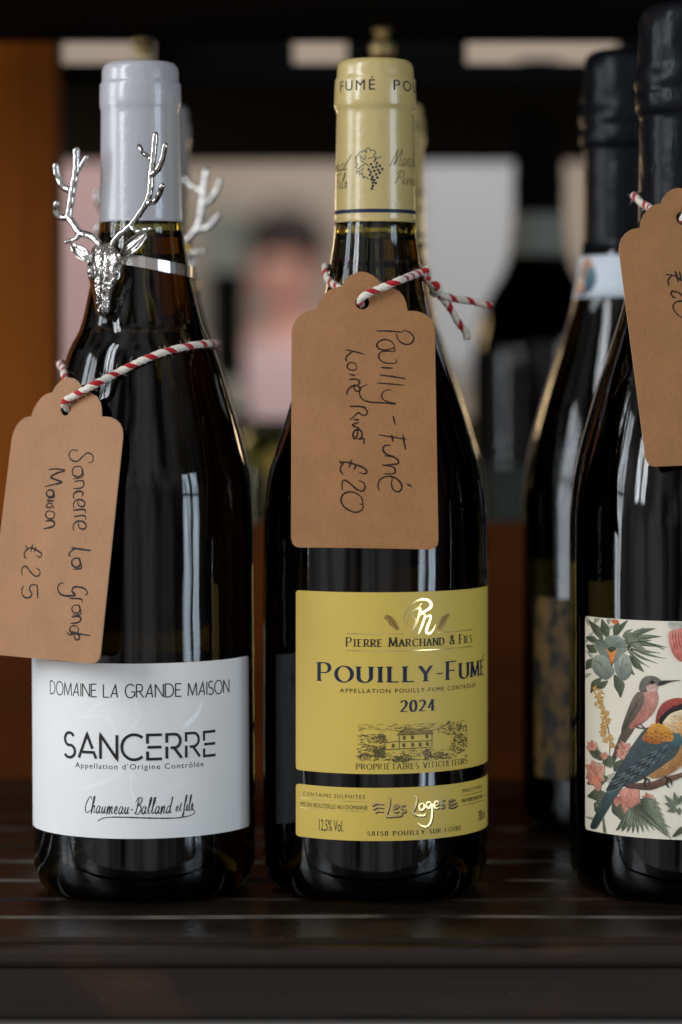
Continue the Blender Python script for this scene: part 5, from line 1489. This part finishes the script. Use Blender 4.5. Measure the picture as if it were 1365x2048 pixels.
# ------------------------------------------------------------------ the customer far behind, out of focus
per = empty('person', (P(575, 600, 6.0).x, CAM.y + 6.0, FLOOR_Z)); tag(per, 'dark haired person in a pale pink top standing in the blurred shop behind', 'person')
M_SKIN = mat('skin', lin(226, 170, 150), .55, 0, Subsurface_Weight=.05); M_HAIR = mat('dark_hair', lin(52, 43, 41), .6)
M_TOP = mat('pale_pink_cloth', lin(214, 184, 184), .85); M_TROUS = mat('navy_cloth', lin(28, 32, 52), .85); M_SHOE = mat('dark_leather', (.02, .02, .02), .4)
def skin_mesh(name, verts, edges_, radii, m_, parent, root=0, sub=2):
    me = bpy.data.meshes.new(name); me.from_pydata(verts, edges_, []); o = bpy.data.objects.new(name, me); COL.objects.link(o)
    sk = o.modifiers.new('s', 'SKIN'); sk.use_smooth_shade = True
    for i, r in enumerate(radii):
        me.skin_vertices[0].data[i].radius = r if isinstance(r, tuple) else (r, r)
    me.skin_vertices[0].data[root].use_root = True
    ss = o.modifiers.new('b', 'SUBSURF'); ss.levels = sub; ss.render_levels = sub
    dg = bpy.context.evaluated_depsgraph_get(); dg.update()
    new = bpy.data.meshes.new_from_object(o.evaluated_get(dg)); bpy.data.objects.remove(o)
    new.materials.clear(); new.materials.append(m_)
    for p in new.polygons: p.use_smooth = True; p.material_index = 0
    q = bpy.data.objects.new(name, new); COL.objects.link(q); q.parent = parent
    return q
def person_part_body():
    v = [(0, 0, .86), (0, 0, 1.05), (0, 0, 1.24), (0, 0, 1.345), (0, -.012, 1.40), (0, -.02, 1.47), (0, -.02, 1.54),
         (.17, 0, 1.29), (.23, -.03, 1.04), (.20, -.20, .98), (-.17, 0, 1.29), (-.23, -.03, 1.04), (-.20, -.20, .98),
         (.09, 0, .80), (.10, -.01, .46), (.10, .02, .08), (.11, -.12, .035), (-.09, 0, .80), (-.10, -.01, .46), (-.10, .02, .08), (-.11, -.12, .035)]
    ed = [(0, 1), (1, 2), (2, 3), (3, 4), (4, 5), (5, 6), (2, 7), (7, 8), (8, 9), (2, 10), (10, 11), (11, 12), (0, 13), (13, 14), (14, 15), (15, 16), (0, 17), (17, 18), (18, 19), (19, 20)]
    r = [(.14, .10), (.125, .09), (.15, .10), .055, .055, (.070, .088), (.066, .085), .052, .042, .03, .052, .042, .03, .085, .06, .042, .035, .085, .06, .042, .035]
    return v, ed, r
v, ed, r = person_part_body()
body = skin_mesh('body', v, ed, r, M_SKIN, per)
# face and hands join the body mesh
bm = bmesh.new(); bm.from_mesh(body.data)
def sph(c, rx, ry, rz):
    mt = Matrix.Translation(c) @ Matrix.Diagonal((rx, ry, rz, 1)); bmesh.ops.create_uvsphere(bm, u_segments=12, v_segments=8, radius=1, matrix=mt)
sph((0, -.105, 1.495), .012, .018, .022); sph((.078, -.02, 1.50), .010, .018, .028); sph((-.078, -.02, 1.50), .010, .018, .028); sph((0, -.095, 1.452), .022, .010, .007)
for sx in (-1, 1):
    sph((sx*.20, -.235, .975), .034, .045, .016)
    for k in range(4): sph((sx*.20 + (k-1.5)*.017, -.29 - .006*(k in (1, 2)), .965), .008, .034, .008)
    sph((sx*.20 - sx*.038, -.245, .975), .010, .026, .010)
bm.to_mesh(body.data); bm.free()
for p in body.data.polygons: p.use_smooth = True
for sx in (-.03, .03):
    m_ = MB(); lathe(m_, [(0, -.009)] + [(.011*math.cos(rad(a)), .009*math.sin(rad(a))) for a in range(-60, 70, 20)] + [(0, .009)], 12)
    m_.v = [(x+sx, y_-.098, z+1.518) for x, y_, z in m_.v]; m_.build('eye', M_SHOE, body)
skin_mesh('shirt', [(0, 0, .84), (0, 0, 1.05), (0, 0, 1.24), (0, 0, 1.32), (.175, 0, 1.285), (.232, -.03, 1.05), (.21, -.13, 1.0), (-.175, 0, 1.285), (-.232, -.03, 1.05), (-.21, -.13, 1.0)],
          [(0, 1), (1, 2), (2, 3), (2, 4), (4, 5), (5, 6), (2, 7), (7, 8), (8, 9)], [(.165, .125), (.150, .115), (.175, .122), (.075, .075), .068, .058, .046, .068, .058, .046], M_TOP, per)
skin_mesh('trousers', [(0, 0, .88), (.09, 0, .80), (.10, -.01, .46), (.10, .02, .09), (-.09, 0, .80), (-.10, -.01, .46), (-.10, .02, .09)], [(0, 1), (1, 2), (2, 3), (0, 4), (4, 5), (5, 6)], [(.155, .115), .102, .078, .062, .102, .078, .062], M_TROUS, per)
m_ = MB(); bm = bmesh.new(); bmesh.ops.create_uvsphere(bm, u_segments=32, v_segments=20, radius=1)
bmesh.ops.delete(bm, geom=[q for q in bm.verts if q.co.z < -.15 and q.co.y < .25 or q.co.z < .34 and q.co.y < -.62], context='VERTS')
for q in bm.verts:
    k = 1 + .06*math.sin(q.co.x*9 + q.co.z*4); q.co = Vector((q.co.x*.092*k, q.co.y*.108 - .010, q.co.z*.105*k + 1.535))
bm.verts.index_update(); m_.add([q.co.copy() for q in bm.verts], [[q.index for q in f.verts] for f in bm.faces]); bm.free()
hair = m_.build('hair', M_HAIR, per); so = hair.modifiers.new('t', 'SOLIDIFY'); so.thickness = .012
for sx in (-.11, .11):
    m_ = MB(); box(m_, sx-.045, sx+.045, -.19, .06, 0, .075); o = m_.build('shoe', M_SHOE, per); bevel_obj(o, .02, 3)
per.rotation_euler = (0, 0, rad(-18))

bpy.context.view_layer.update()
